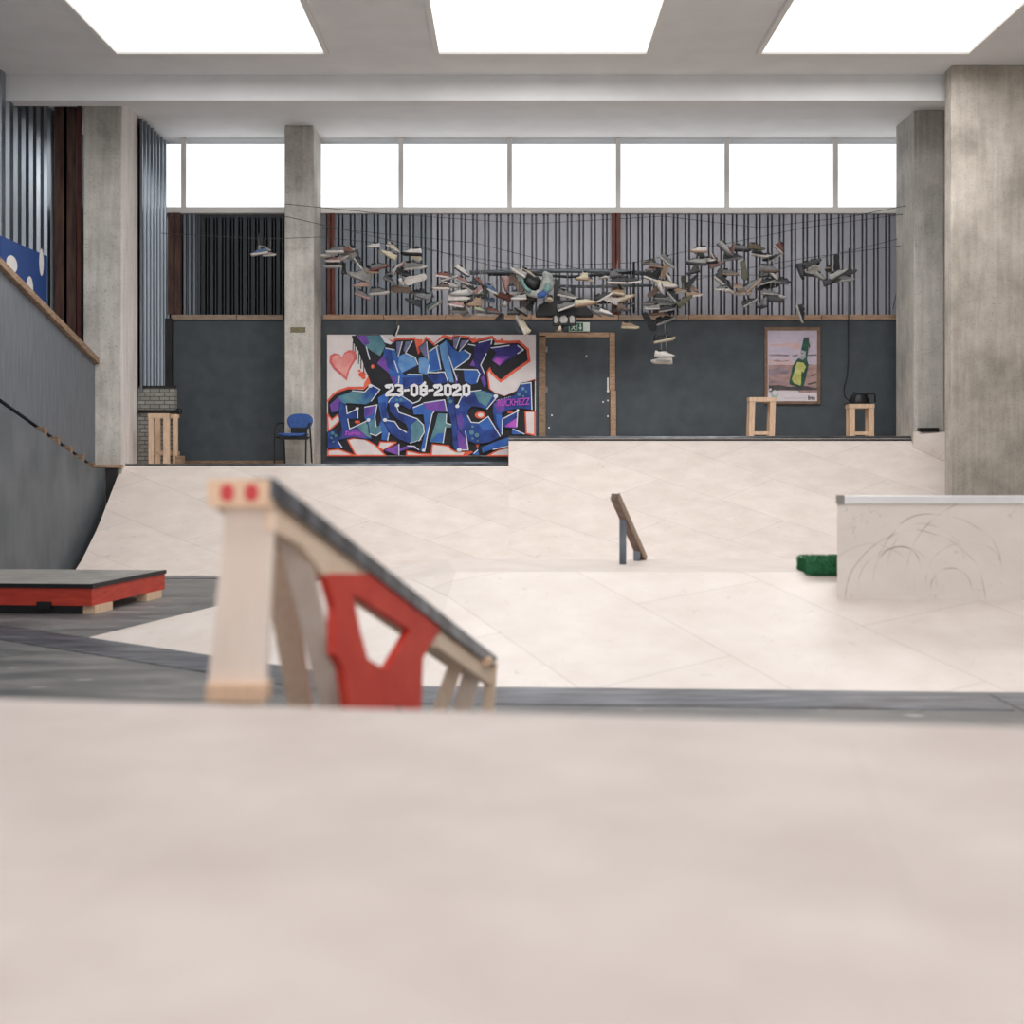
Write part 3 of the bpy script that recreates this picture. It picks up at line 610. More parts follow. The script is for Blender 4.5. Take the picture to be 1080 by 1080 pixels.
upper = [(371,354),(400.5,354),(406,358.5),(415,362),(417,359),(437,358),(441,374),(444,370),(449.4,357.5),(456,363),(458.3,365),(467.8,355.5),(476.7,358.9),(477.8,355.5),(494.4,357.2),(498.9,362),(505.5,359.4),(518.9,356.7),(522,360),(521,364),(536.7,362),(546.7,361.7),(555.5,368.9),(556.7,380),(543.3,388.9),(527.8,400.5),(518.9,392.2),(516.7,386.7),(513.3,392),(515.5,410),(522,414.5),(532,417.8),(545.5,412),(550,404.4),(564,400.5),(564,480.6),(346,480.6),(346,424),(352,417),(358,413.5),(367,410.5),(384,411),(391,404),(388,396),(386,392),(382,380),(377,368),(373,362)]
# orange halo then black
stroke([(406,358),(415,361),(417,358.5),(437,357),(441,376),(444,369),(449.4,356.7),(458,364),(467.8,354.5),(477,357),(479,354.8),(494.4,356),(498.9,360.5),(505.5,358.4),(519,355.5),(523,360),(536.7,361),(547,360.5),(556.5,368.5),(558,380.5),(543.6,390.5),(527.8,402)], 3.0, 'orange')
stroke([(527.8,402),(518.5,393.5),(516,388),(513.5,394),(516,411),(522,415.5),(532,418.8),(546,413),(550.5,405.5),(564,401)], 2.4, 'orange')
stroke([(346,423),(352,416),(358,412.3),(367,409.2),(386,409)], 2.6, 'orange')
poly([(384,404),(389,396),(393,404),(388,411),(383,412)], 'orange')
ell(382, 395, 4, 3, 'orange'); ell(379, 391, 1.6, 1.2, 'orange'); ell(383.5, 398.5, 2.4, 1.8, 'orange')
poly([(437,357.5),(446,358),(442,378),(439.5,376)], 'orange'); poly([(449,355),(458,365),(452,370)], 'orange')
poly([(494,358),(502,355),(501,361),(497,362)], 'orange'); poly([(522,362),(531,356),(529,361.5)], 'orange')
poly(upper, 'black')
for i, x in enumerate((372.5, 374.5, 376.5, 378.6, 381, 384)): stroke([(x, 360+i*4), (x-.4, 370+i*4.6)], 1.0, 'black')
# white holes with orange edge
holes = [[(345.6,437),(350,442.8),(356.7,437.2),(359.4,442.8),(346.2,455)], [(366.7,463.9),(373,462.2),(384.4,462.8),(395.5,469.4),(406.7,480.5),(375.5,480.5)], [(346,475),(356.7,473.9),(367.8,477.8),(374.4,480.5),(346,480.5)],
 [(401,466),(417.8,466.7),(404.4,475),(399,471.7)], [(429,475.5),(442,478.3),(455,479),(456,468.3),(473.3,470.5),(475.5,474),(480,476),(497.8,476.7),(492,480.5),(429,480.5)], [(514.4,480.6),(526.7,474),(536.7,472),(537,480.6)], [(553.9,434),(564,434),(564,459),(555,457)]]
for h in holes: poly(h, 'white'); stroke(h+[h[0]], 1.5, 'orange')
poly([(490,477),(497.8,476.7),(493,480.5),(488,480.5)], 'orange'); poly([(501,467.5),(506,467.5),(503.5,472.5)], 'orange')
ell(506.5, 437.8, 5.6, 3.8, 'orange'); ell(507, 437.8, 3, 2.2, 'white'); ell(538, 434.5, 3.2, 1.6, 'orange'); ell(377, 445, 3, 1.6, 'orange')
ell(393, 386.5, 1.8, 2.2, 'orange')
poly([(401,354),(405,354.6),(414,361.5),(412,363.5),(404.5,361)], 'hl')
# heart
hp = [(366,401.5),(360,396),(352,389),(347.5,382),(348,375),(352.5,372.6),(357.5,373.5),(361,377),(363,372.5),(367.5,369.3),(372.5,369.5),(375.5,373),(375.5,379),(372,384.5),(368.5,391),(366.8,397)]
poly(hp, 'rose'); c_ = Vector((362, 382)); poly([tuple(c_+(Vector(p)-c_)*.8) for p in hp], 'pink')
# upper letters
def letter(pts, m, out=1.0, hl=None): stroke(pts+[pts[0]], 1.5, 'black'); poly(pts, m)
letter([(375.5,354),(400.5,354),(406.7,364.4),(401,375.5),(393,371),(384.4,364.4)], 'teal'); poly([(375.5,354),(386,354),(390,362),(385,364.5)], 'purple')
letter([(406.7,366.7),(416.7,368.9),(420,375.5),(427.8,372.2),(437.8,376.7),(440,385.5),(424.4,393.3),(427,396),(445.5,395.5),(446,404),(425,410),(415,405),(411,394.4),(397.8,383.3),(404.4,374.4)], 'mid')
poly([(397.8,383.3),(404.4,374.4),(408,380),(411,394)], 'purple'); poly([(421,376),(428,372.5),(437.5,377),(439.5,385),(424,393),(420,385)], 'light'); poly([(411,396),(417,398),(419,405),(414.5,404)], 'purple'); poly([(424,398),(445,397),(445.5,403.5),(425.5,409)], 'deep')
poly([(404,368),(413,370),(416,392),(409,388)], 'deep')
letter([(441.7,378),(450,376),(452.8,371),(462,364.5),(463.5,375),(465.5,390),(455,392),(450,395),(442,393)], 'light'); poly([(452.8,372),(461.5,365.5),(463,375),(465,389.5),(452,391)], 'mid'); letter([(450,396.7),(470,392.8),(473,403.3),(459,405.5)], 'deep')
letter([(463.3,364.4),(471,359),(476.7,372),(475,385.5),(479,403.3),(474.4,403.3),(469,390),(465.5,377.8)], 'light'); letter([(472,360),(477.8,367.8),(483.3,371),(490,369),(496.7,373.3),(494.4,378.9),(479,389),(475,383)], 'mid'); letter([(489,390.5),(503.3,390),(506,394.4),(503.3,404.4),(496.7,405.5),(490,402)], 'mid')
letter([(480,397),(483,394),(482.5,405),(480,404)], 'purple')
letter([(504.4,362),(516.7,359),(520,360),(512,375.5),(506.7,384.4),(511,394.4),(513.3,405.5),(510.5,409),(506.7,399),(505.5,389),(495.5,385.5),(500,377.8),(500,366.7)], 'navy'); poly([(495.5,385.5),(499,379),(501,386)], 'purple'); poly([(507,399),(510,396),(513,405),(510.5,408.5)], 'purple')
letter([(517.8,366.7),(545.5,363.3),(552,369),(545.5,373.3),(526.7,386),(519,380),(523.3,372)], 'navy'); poly([(519,380),(522,375),(538,376),(526.7,386)], 'purple'); poly([(520,380.5),(524,377.5),(532,379),(526.7,385.5)], 'magenta')
for pp in ([(418,360.5),(424.4,360.5),(420,376.5),(418.5,372)], [(427.8,360.5),(435,360),(428,372),(425.5,370)], [(442,366.5),(450,360.5),(452,379),(446.5,374.5)], [(477.8,356.5),(485.5,355),(481,367.8),(478.3,366.7)], [(486.7,359),(494.4,359),(484.4,370.5),(485,364.4)]):
    letter(pp, 'slate'); stroke([pp[1], pp[2]], .9, 'hl')
for s_ in ([(416,381),(420,392.5)], [(430,394.8),(445.5,395.3)], [(441,384.5),(438,377),(428,372.6)], [(407,367),(416,369)], [(421,397),(420.5,404)], [(386.5,366),(390,379)], [(453,385),(451,393),(463,393)], [(460.5,367),(465,389)], [(462,364.5),(452.8,370.5)], [(459,363),(468,357)], [(473,375),(482,401)], [(490,369.5),(496.5,373.5),(494.5,378.5),(480,388.5)], [(478,389.5),(503.5,390),(506,394.4),(503,403)], [(462,392.5),(469,392.5),(472.5,402)], [(494,363.3),(501,364.5)], [(505,361.5),(519,358),(518,363)], [(513,373),(507,385),(511,394)], [(518,367),(537,364.4)], [(546,364.5),(552,369),(546,373)]): stroke(s_, 1.1, 'hl')
# lower letters
letter([(348,427),(358,418),(372,412.5),(385,414),(392,406),(401,411),(391,424),(386,426.5),(366,425),(363,428),(356,434),(350,435)], 'bt'); poly([(361,418.5),(372,413),(384,414.5),(378,424),(367,424.5)], 'teal'); poly([(348,427),(357,419),(361,424),(355,434),(350,435)], 'purple')
letter([(358.9,425),(365.5,427.2),(366.7,437.2),(376.7,430.5),(378.3,431.7),(377.8,441.7),(367.8,441.7),(369,452.8),(389,442.8),(390.5,447.2),(391,457.2),(392.2,462.8),(386.7,462.8),(373.3,461),(356.7,463.9),(361,452.8),(357.8,437.2)], 'deep'); poly([(376,450),(389,443.5),(390.5,450),(391.5,462),(384,459)], 'teal'); poly([(362,455),(376,452),(386,459),(386,462),(373,460.5),(360,462)], 'bp')
letter([(346,456),(354.4,452.8),(356.7,463.9),(362.2,471.7),(346,472.8)], 'deep')
letter([(383.9,428.9),(398.3,426.7),(395.5,440.5),(396.7,449.4),(398.9,450),(402.8,442.8),(400,429.4),(398.9,419.4),(406.7,415),(410,418.3),(407.8,431.7),(410.5,441.7),(404.4,443.9),(410.5,457.2),(408.9,464.4),(402.2,463.9),(403.3,456),(397.8,459.4),(390,457.8),(388.9,448.3),(384.4,440.5)], 'mid'); poly([(384,429),(396,427.3),(393,437),(385,440)], 'purple'); poly([(389,446),(396,441),(397,450),(402,449),(402,456),(397.5,458.5),(390.5,457)], 'teal'); poly([(400,425),(407,424),(409,440),(404,442),(402,436)], 'deep')
letter([(410,424),(416.7,417.2),(424.4,417.8),(436.7,426),(432.2,431.7),(424.4,427.2),(418,428),(421,435),(440,441.7),(446.7,448.3),(447.8,456),(442.2,465),(432.2,467.2),(420,462.8),(412.2,457.2),(404.4,443.9),(406.7,441),(416.7,444.4),(422.2,452.8),(429,456),(431,452.8),(428,447.2),(418,441),(411.5,434)], 'deep'); poly([(433,449),(440,443),(446.5,449),(447.5,456),(442,464.5),(433,466.5),(434,458)], 'teal'); poly([(411,424),(417,418),(424,418.5),(430,423),(420,425)], 'mid')
letter([(435,429.4),(446.7,425),(460,422),(469,421.7),(471.7,434.4),(458.3,434),(456,437),(451,459.4),(448.3,476.7),(443.3,476),(449,453.9),(446.7,437.2),(436.7,437.2)], 'mid'); poly([(447,425.5),(469,422),(471.5,434),(458,433.5),(450,432)], 'purple')
letter([(462.2,436),(471,436.7),(470.5,446),(476.7,448.3),(477,450.5),(470,451),(467.2,467.2),(453.3,466),(459,448.3)], 'teal'); poly([(454,465.5),(462,457),(468,457),(467,466.5)], 'mid')
letter([(471,419.4),(479,419.4),(480,437.2),(486.7,451.7),(493.3,463.9),(493.9,474.4),(480,474.4),(477.8,468.3),(476.7,448.3),(472.2,429.4)], 'deep'); poly([(482,453),(487,453),(493,464),(493.5,474),(484,473)], 'purple')
letter([(480,431.7),(486.7,418.3),(497,412.5),(507,411.5),(518,414),(525.5,418.3),(513.3,431.7),(506.7,429.4),(497.8,428.3),(493.3,432.8),(493.3,439.4),(497.8,446),(505.5,445.5),(515.5,439),(527.8,460.5),(516.7,466),(503.3,467.8),(494.4,465),(483.3,452.8)], 'deep'); poly([(500,413),(510,412.5),(520,417),(513,429),(505,424)], 'teal'); poly([(504,446.5),(515,441),(521,452),(510,454)], 'mid'); poly([(481,435),(488,436),(490,450),(486,454),(482,445)], 'bp')
letter([(520,426),(525.5,421.7),(543,417.2),(550,404.4),(560,403.3),(561,432.2),(550,430.5),(544.4,431),(534.4,432.8),(529,436),(530,442.8),(546,433.3),(545,451.7),(531,450.5),(529.4,460.5),(522.2,447.2),(520,435)], 'deep'); poly([(521,427),(526,422.5),(534,420.5),(532,432),(526,436)], 'purple'); poly([(523,437),(529,438),(530,445),(529,456),(524,447)], 'mid'); poly([(533,449),(545,441),(544.5,451),(533,450)], 'magenta')
letter([(508,472),(522,466),(537,461),(537,469),(520,473.5),(509,477.5)], 'mid'); letter([(540,452),(553,458),(540,458)], 'mid')
letter([(405.5,475),(421,468.3),(421.7,472.8),(429,470.5),(435.5,470.5),(442,475),(434.4,472.2),(422.2,476),(420,480)], 'purple'); letter([(498,479.5),(504,474),(505.5,480)], 'mid')
for s_ in ([(365.5,428),(366.5,436.5),(377.5,431),(377.5,441)], [(367,442),(369,452.5),(388.5,443.5)], [(385,429.5),(398,427),(395.5,440),(397,450)], [(390.5,457.5),(397,459.6),(402.5,456)], [(410,424.5),(412,421),(416.5,417.5),(424,417.6),(436,425.5),(442,423),(444.5,419.5)], [(418.5,428.5),(421,435),(440,441.7),(446.7,448.3),(447.6,456),(442.2,465)], [(405,443),(416.5,444.8),(421,451.5),(429,456)], [(410.5,457),(409,464.5)], [(447,425),(469,421.8),(471.5,434)], [(458,434),(456,437),(451,459),(448,476)], [(436,430),(446,426)], [(471,437),(470.5,446),(476,448)], [(470,451),(467.4,467)], [(491,455),(494,474.5),(482,474.5)], [(482,429),(487,418.5),(496,413),(507,411.6)], [(493.2,438.5),(497,445.5),(505,446),(515,439.5),(527.5,460)], [(513.5,431.5),(524,419)], [(530,442),(546,433.5),(545,450)], [(529.8,443),(529.4,458)], [(550,405),(560,403.6),(561,432)], [(538,470),(520,474)], [(357,466),(361,472)], [(421,468.5),(421,480)], [(430,470.3),(437,470.6),(442,474.5)], [(372,412.3),(385,413.5),(392,406),(401,411),(392,423)], [(541,452.5),(553,457.8)], [(500,478),(504,474.5)]): stroke(s_, 1.0, 'hl')
for (x, y, r_) in ((419,427.5,2.4),(406.3,443,2.2),(389,443,2),(377,431,1.8),(482.5,428.5,2.2),(484.5,474.5,2.4),(391,407,2.2),(523,418,2.4),(546,433,1.6),(447,475,1.8)): ell(x, y, r_, r_*.9, 'hl', 12)
for (x, y, r_) in ((475.5,423.5,2.1),(473,420,1.4),(419,422,1.6),(423,422,1.8),(497.5,456,2.5),(503,459,2.3),(498.5,450,1.2),(504,465,1.1),(498.5,462.5,1.3),(351,457,2),(354.5,459.5,1.8),(350,462,1.4),(352,466,1.0),(551.5,410,1.8),(555,413,1.3),(547.5,416,1.8),(552,418,1.2)): ell(x, y, r_, r_, 'teal', 12)
for i in range(9): ell(523+i*1.9, 422.6-i*.5, .45, .45, 'hl', 6); ell(433+i*1.4, 467.4-i*.45, .5, .5, 'hl', 6); ell(375+i*1.6, 449+i*1.5, .45, .45, 'black', 6)
# date in blackletter strokes: each glyph on a 0..6 x 0..10 grid
GL = {'2': [[(0.3,2.2),(1.2,.8),(4.2,.6),(5.2,2),(5.2,4),(1,7.2),(.6,9)], [(.2,9.3),(5.8,9.0)], [(0,1.2),(2.2,2.6)]],
      '3': [[(.4,1),(2,.5),(4.8,1.2),(5,3.6),(2.4,4.8),(5.2,6),(5.2,8.4),(3,9.6),(.4,8.6)]],
      '0': [[(1,1.6),(3.2,.4),(5.2,1.8),(5.2,8.2),(3.2,9.7),(1,8.4),(1,1.4)]],
      '8': [[(1,1.6),(3,.4),(5.1,1.6),(5.1,3.8),(1,5.6),(1,8.4),(3,9.6),(5.2,8.2),(5.2,6),(1,3.8),(1,1.6)], [(2.5,.4),(4,-1.4)]],
      '-': [[(.3,5.2),(4.6,4.8)]]}
cx = 407.5
for ch in '23-08-2020':
    w_ = 6.0 if ch == '-' else 9.75; sx = (w_-1.2)/5.6*(.9 if ch != '-' else 1); sy = 1.22
    for s_ in GL[ch]: stroke([(cx+x*sx, 405.6+y*sy) for x, y in s_], 2.7 if ch != '-' else 2.6, 'type', False)
    for s_ in GL[ch]:
        for x, y in (s_[0], s_[-1]):
            px, py = cx+x*sx, 405.6+y*sy
            poly([(px-1.7, py), (px, py-1.7), (px+1.7, py), (px, py+1.7)], 'type', False)
    cx += w_
part(mb, 'painted_artwork', ML, mural)
def textpart(txt, size, px, py, y, m, name, root, prt=None, shear=0, width=None, rot=0):
    cu = bpy.data.curves.new(name, 'FONT'); cu.body = txt; cu.size = size; cu.shear = shear; cu.extrude = .0005; cu.align_x = 'CENTER'; cu.align_y = 'CENTER'; cu.offset = .002
    o = bpy.data.objects.new(name, cu); C.objects.link(o); bpy.context.view_layer.update()
    me = bpy.data.meshes.new_from_object(o); bpy.data.objects.remove(o)
    w = max(v.co.x for v in me.vertices)-min(v.co.x for v in me.vertices); sc = (width/w) if width else 1
    c = Vector((X(px, y), y, Z(py, y)))-root.location; R_ = Matrix.Rotation(rot, 4, 'Y')
    for v in me.vertices: q = R_ @ Vector((v.co.x*sc, -v.co.z, v.co.y)); v.co = q+c
    me.materials.clear(); me.materials.append(m); o = bpy.data.objects.new(name, me); C.objects.link(o); o.parent = prt or root; return o
ty = mz()-.002
textpart('RUCKHEZZ', .16, 541, 424.5, ty, PM['magenta'], 'tag_lettering', mural, shear=.2, width=.54, rot=-.06)
textpart('TuHu.', .09, 371.5, 457, ty, PM['magenta'], 'tag_lettering', mural, shear=.3, width=.26)

# ---------------------------------------------------------------- bottle poster
po = empty('framed_poster', (X(836, WY), WY-.02, Z(425, WY)), 'wood framed poster of a green bottle on a beach, on the dark wall', 'poster')
fy = WY-.05
b = MB()
for (a, c, p, q) in ((806.5, 809.6, 345, 426), (862, 865.3, 345, 426), (809.5, 862.2, 345, 348.3), (809.5, 862.2, 423.2, 426)): b.box(X(a, fy), X(c, fy), fy, fy+.045, Z(q, fy), Z(p, fy))
part(b, 'frame', M['frame'], po)
names = [('pw', (218, 208, 214), (226, 216, 220)), ('sky', (206, 192, 204), (190, 180, 200)), ('peach', (212, 170, 164), (206, 186, 190)), ('band', (120, 106, 118), (160, 140, 148)), ('sand', (148, 120, 122), (182, 148, 142)),
 ('dark', (58, 56, 58), (84, 76, 78)), ('bottle', (20, 62, 48), (38, 92, 68)), ('yellow', (176, 176, 92), (206, 206, 130)), ('pale', (190, 186, 190), (150, 150, 158)), ('cap', (130, 160, 146), (190, 206, 196))]
pn = [n_[0] for n_ in names]; PL = [mat('poster_'+n_[0], RGB(*n_[1]), RGB(*n_[2]), 7, .5, 0, (1, 1, 2.4)) for n_ in names]
b = MB(); b.box(X(809, fy), X(862.5, fy), fy+.02, fy+.03, Z(424, fy), Z(347.5, fy)); part(b, 'paper', PL[0], po)
mb = MB(); L_ = [0]
def pp(pts, m):
    L_[0] += 1; y = fy+.019-.0007*L_[0]; P = [Vector((X(px, fy), y, Z(py, fy))) for px, py in pts]
    for tr in geometry.tessellate_polygon([P]):
        a, b_, c = (P[i] for i in tr); mb.face([a, b_, c] if (b_-a).cross(c-a).y < 0 else [a, c, b_], pn.index(m))
def q(u, v): return (800+u/12, 340+v/12)
def pq(pts, m): pp([q(*p) for p in pts], m)
pq([(125,110),(738,108),(742,530),(128,540)], 'sky'); pq([(150,280),(300,275),(420,250),(520,260),(530,340),(420,330),(300,300),(160,300)], 'peach')
pq([(130,405),(250,400),(400,410),(380,430),(250,425),(150,425)], 'band'); pq([(430,415),(500,405),(510,420),(430,435)], 'band'); pq([(620,405),(740,400),(740,420),(630,425)], 'band')
pq([(130,470),(400,465),(450,540),(130,530)], 'peach'); pq([(180,485),(240,470),(300,490),(380,480),(380,495),(240,500)], 'band')
pq([(128,540),(300,535),(440,540),(640,530),(742,535),(742,860),(128,860)], 'sand')
pq([(128,600),(220,570),(390,600),(390,660),(300,650),(200,670),(128,650)], 'band'); pq([(660,670),(735,650),(740,665),(680,680)], 'dark'); pq([(620,775),(735,750),(742,765),(640,790)], 'dark'); pq([(130,750),(280,735),(330,750),(200,765)], 'band')
pq([(128,800),(250,790),(400,815),(560,800),(742,830),(742,870),(500,860),(300,850),(140,880)], 'dark'); pq([(500,860),(742,855),(742,890),(520,888)], 'sand')
pq([(120,885),(742,890),(744,1005),(118,1003)], 'pw')
pq([(575,195),(600,188),(635,195),(640,215),(630,360),(615,470),(635,540),(600,700),(575,810),(480,812),(395,785),(390,760),(430,560),(480,480),(520,440),(545,330)], 'bottle')
pq([(545,350),(600,365),(595,450),(560,475),(510,455)], 'pale'); pq([(545,385),(565,385),(560,400),(545,400)], 'dark'); pq([(575,190),(640,190),(635,220),(580,220)], 'dark'); pq([(640,240),(655,300),(645,335),(635,300)], 'dark')
pq([(490,500),(570,510),(600,560),(570,640),(560,700),(530,800),(450,770),(420,720),(450,640),(470,560)], 'yellow'); pq([(545,620),(570,630),(560,740),(540,760)], 'bottle')
ng = 16
pq([(205+48*math.cos(i*.3927), 905+52*math.sin(i*.3927)) for i in range(ng)], 'cap'); pq([(205+34*math.cos(i*.3927), 890+30*math.sin(i*.3927)) for i in range(ng)], 'pw'); pq([(150+16*math.cos(i*.3927), 850+18*math.sin(i*.3927)) for i in range(ng)], 'pw')
part(mb, 'picture', PL, po)
textpart('Bräu', .09, 855.8, 419.8, fy+.003, PL[pn.index('dark')], 'lettering', po, width=.115)
b = MB(); 
for i in range(17): b.box(X(827+i*1.38, fy), X(827.9+i*1.38, fy), fy+.004, fy+.0045, Z(420.2, fy), Z(419.6, fy))
part(b, 'small_print', PL[pn.index('pale')], po)

# ---------------------------------------------------------------- stools
def stool(px0, px1, pytop, Y, zb, label, lean=0, depth=.17, pw=.088, mid=False):
    x0, x1 = X(px0, Y), X(px1, Y); zt_ = Z(pytop, Y); t = empty('timber_stool', ((x0+x1)/2, Y, zb), label, 'stool', 'open timber box stools')
    sh_ = lambda z: lean*(z-zb)
    def post(xa, ya):
        b = MB(); b.prism([(xa, ya, zb), (xa+pw, ya, zb), (xa+pw, ya+.06, zb), (xa, ya+.06, zb)], [(xa+sh_(zt_), ya, zt_-.07), (xa+pw+sh_(zt_), ya, zt_-.07), (xa+pw+sh_(zt_), ya+.06, zt_-.07), (xa+sh_(zt_), ya+.06, zt_-.07)]); part(b, 'leg', M['stool'], t, .004)
    for xa in (x0, x1-pw):
        for ya in (Y, Y+depth): post(xa, ya)
    s_ = sh_(zt_)
    b = MB(); b.box(x0+s_-.005, x1+s_+.005, Y-.01, Y+depth+.07, zt_-.07, zt_); part(b, 'seat', M['stool'], t, .004)
    zr = zb+.06
    for ya in (Y+.01, Y+depth+.01):
        b = MB(); b.box(x0+pw, x1-pw, ya, ya+.035, zr, zr+.05); part(b, 'stretcher', M['stool'], t)
stool(789.5, 817, 419, 20.9, 1.897, 'open timber box stool in front of the bottle poster', .03)
stool(896, 922, 426, 21.0, 1.897, 'open timber box stool carrying the black kettle', .0)
Y = 20.14; t = empty('timber_stool', (X(170, Y), Y, 1.48), 'taller open timber frame stool against the grey block wall', 'stool', 'open timber box stools')
for (px, dy, w, py) in ((156.5, 0, 5, 436), (172, 0, 6.5, 436), (182, .35, 5, 438), (163.5, .35, 5, 438)):
    y_ = Y+dy; b = MB(); b.box(X(px, y_), X(px+w, y_), y_, y_+.06, 1.48, Z(py+.5, y_)); part(b, 'leg', M['stool'], t, .004)
b = MB(); y_ = Y; b.box(X(156, y_), X(178.5, y_), y_-.005, y_+.07, Z(441, y_), Z(436, y_)); part(b, 'seat_rail', M['stool'], t); b = MB(); b.box(X(164, Y), X(188, Y+.35), Y+.36, Y+.42, Z(441, Y+.35), Z(437, Y+.35)); part(b, 'seat_rail', M['stool'], t)
b = MB(); b.box(X(161, Y), X(172, Y), Y+.01, Y+.05, Z(480, Y), Z(476, Y)); part(b, 'stretcher', M['timber'], t); b = MB(); b.box(X(169, Y), X(188, Y+.3), Y+.36, Y+.4, Z(480, Y+.35), Z(476, Y+.35)); part(b, 'stretcher', M['timber'], t)
b = MB(); b.box(X(183, Y), X(190, Y), Y+.1, Y+.3, 1.48, 1.62); part(b, 'foot_block', M['timber_old'], t)

# ---------------------------------------------------------------- black kettle-like device, its cable
Y = 21.1; zk = Z(426, 21.0)
t = empty('black_kettle', (X(908, Y), Y, zk), 'black round machine with two handles on the right timber stool', 'machine')
b = MB(); cxk = X(908, Y); rings = []
for (z, r_) in ((0, .16), (.04, .165), (.09, .15), (.14, .125), (.165, .11), (.18, .05)):
    rings.append([(cxk+r_*math.cos(a), Y+.1+r_*.75*math.sin(a), zk+z) for a in [2*math.pi*i/20 for i in range(20)]])
b.loft(rings); part(b, 'body', M['black'], t)
b = MB(); b.tube([W(912, 416.5, Y+.06), W(917, 415.2, Y), W(921.5, 415, Y), W(923, 417, Y), W(923, 424.5, Y)], .014, 8); part(b, 'handle', M['black'], t)
b = MB(); b.tube([W(901, 413.5, Y), W(900.6, 419, Y), W(901, 425, Y), W(905, 425, Y)], .012, 8); part(b, 'handle', M['black'], t)
b = MB(); b.box(cxk-.22, cxk+.17, Y-.02, Y+.2, zk+.0, zk+.018); part(b, 'base', M['black'], t)
b = MB(); b.tube([W(895.5, 262, 21.9), W(895, 330, 21.9), W(895, 380, 21.9), W(893.5, 398, 21.9), W(890.5, 408, 21.8), W(890, 414, 21.7), W(892, 420, 21.5), W(898, 424.5, 21.2), W(901, 425, 21.12)], .009, 6)
tag(b.build('power_cable', M['black']), 'thin black cable hanging down the dark wall to the black machine', 'cable')

# ---------------------------------------------------------------- blue chair
Y = 20.6; zf = 1.48; t = empty('visitor_chair', (X(309, Y), Y, zf), 'blue padded visitor chair with black frame before the middle pillar', 'chair')
def ovalpad(name, cx, cy, cz, rx, rz, th, m, tilt=0, flat=False, e=.75, lift=0):
    b = MB(); rings = []; n = 28
    for s_, k in ((-1, .86), (-.6, .97), (0, 1), (.6, .97), (1, .86)):
        ring = []
        for i in range(n):
            a = 2*math.pi*i/n; u_ = rx*k*math.copysign(abs(math.cos(a))**e, math.cos(a)); w_ = rz*k*math.copysign(abs(math.sin(a))**e, math.sin(a))
            bend = .5*u_*u_
            if flat: ring.append((cx+u_, cy+w_, cz+s_*th/2+bend*.5))
            else:
                taper = 1-.18*max(0, -w_/rz); ring.append((cx+u_*taper, cy+s_*th/2-bend+tilt*w_, cz+w_))
        rings.append(ring)
    b.loft(rings); return part(b, name, m, t)
zs = Z(460, Y)
ovalpad('backrest', X(312.5, Y), Y+.38, Z(445, Y+.3), .205, .135, .04, M['bluefab'], .15)
ovalpad('seat', X(307.5, Y), Y+.17, Z(458.8, Y), .235, .22, .05, M['bluefab'], flat=True)
b = MB(); b.box(X(294, Y), X(322, Y), Y+.0, Y+.36, Z(462, Y)-.02, Z(460, Y)-.0); b.box(X(303, Y), X(320, Y), Y+.33, Y+.36, Z(460, Y), Z(450, Y)); part(b, 'seat_shell', M['black'], t, .01)
def frame(pts, name='leg'): b = MB(); b.tube([W(px, py, Y+dy) for px, py, dy in pts], .013, 8); part(b, name, M['black'], t)
lf = 488.6
frame([(289.4, lf, 0), (289.6, 462, 0), (290.2, 452, .0), (292, 447.3, .06), (296, 445.8, .2), (300, 446.5, .33)]); frame([(300.5, lf, .36), (299.5, 462, .36), (299, 446.5, .36)])
frame([(322.5, lf, .0), (322.8, 460, .0), (323.8, 451, .03), (326, 446.8, .1), (328, 446.5, .2)]); frame([(329, lf-.2, .36), (327.5, 462, .36), (326.5, 446.8, .3)])
frame([(322.5, 461.5, .05), (327.6, 461.5, .34)], 'side_rail'); frame([(290, 461.5, .05), (300, 461.5, .34)], 'side_rail')
b = MB(); b.box(X(306, 21.17), X(322, 21.17), 21.185, 21.199, Z(350, 21.17), Z(345, 21.17)); tag(b.build('number_plate', mat('brass_plate', RGB(126, 116, 84), RGB(100, 92, 66), 40)), 'small dull brass plate on the middle concrete pillar', 'plate')

# ---------------------------------------------------------------- rig above: pipes, wires, lamps
def pipe(pts, r_, m, label, Yp=21.3, name='rig_pipe', cat='pipe'):
    b = MB(); b.tube([W(px, py, Yp) for px, py in pts], r_, 8); o = b.build(name, m); tag(o, label, cat); return o
pipe([(495, 287.5), (540, 286.2), (600, 285.5), (650, 286), (682, 288.5)], .035, M['pipe'], 'upper grey horizontal pipe behind the hanging shoes')
pipe([(515, 289.5), (560, 289.2), (600, 292), (640, 289.5), (668, 287)], .022, M['black'], 'thin black pipe just under the upper grey pipe', 21.1)
pipe([(530, 300), (560, 301), (620, 302.5), (688, 301)], .024, M['pipe'], 'lower grey horizontal pipe behind the hanging shoes', 21.35)
pipe([(668.5, 276), (668.5, 330)], .02, M['black'], 'short black upright pipe crossing the horizontal pipes', 21.25)
def wire(pts, label, Yp, r_=.005):
    out = []
    for (a, b_) in zip(pts, pts[1:]):
        for k in range(6): f_ = k/6; out.append((a[0]+(b_[0]-a[0])*f_, a[1]+(b_[1]-a[1])*f_))
    out.append(pts[-1]); b = MB(); b.tube([W(px, py, Yp) for px, py in out], r_, 5); tag(b.build('tension_wire', M['cable']), label, 'wire')
wire([(170, 246), (280, 252), (340, 250), (425, 259), (487, 270), (560, 281), (668, 277), (740, 262), (850, 240), (960, 225)], 'tension wire dipping to the middle of the hanging shoes', 20.9)
wire([(340, 240), (500, 256), (620, 286), (720, 299), (760, 288), (850, 272), (960, 258)], 'tension wire rising to the right pillar from the tall bunch', 21.0)
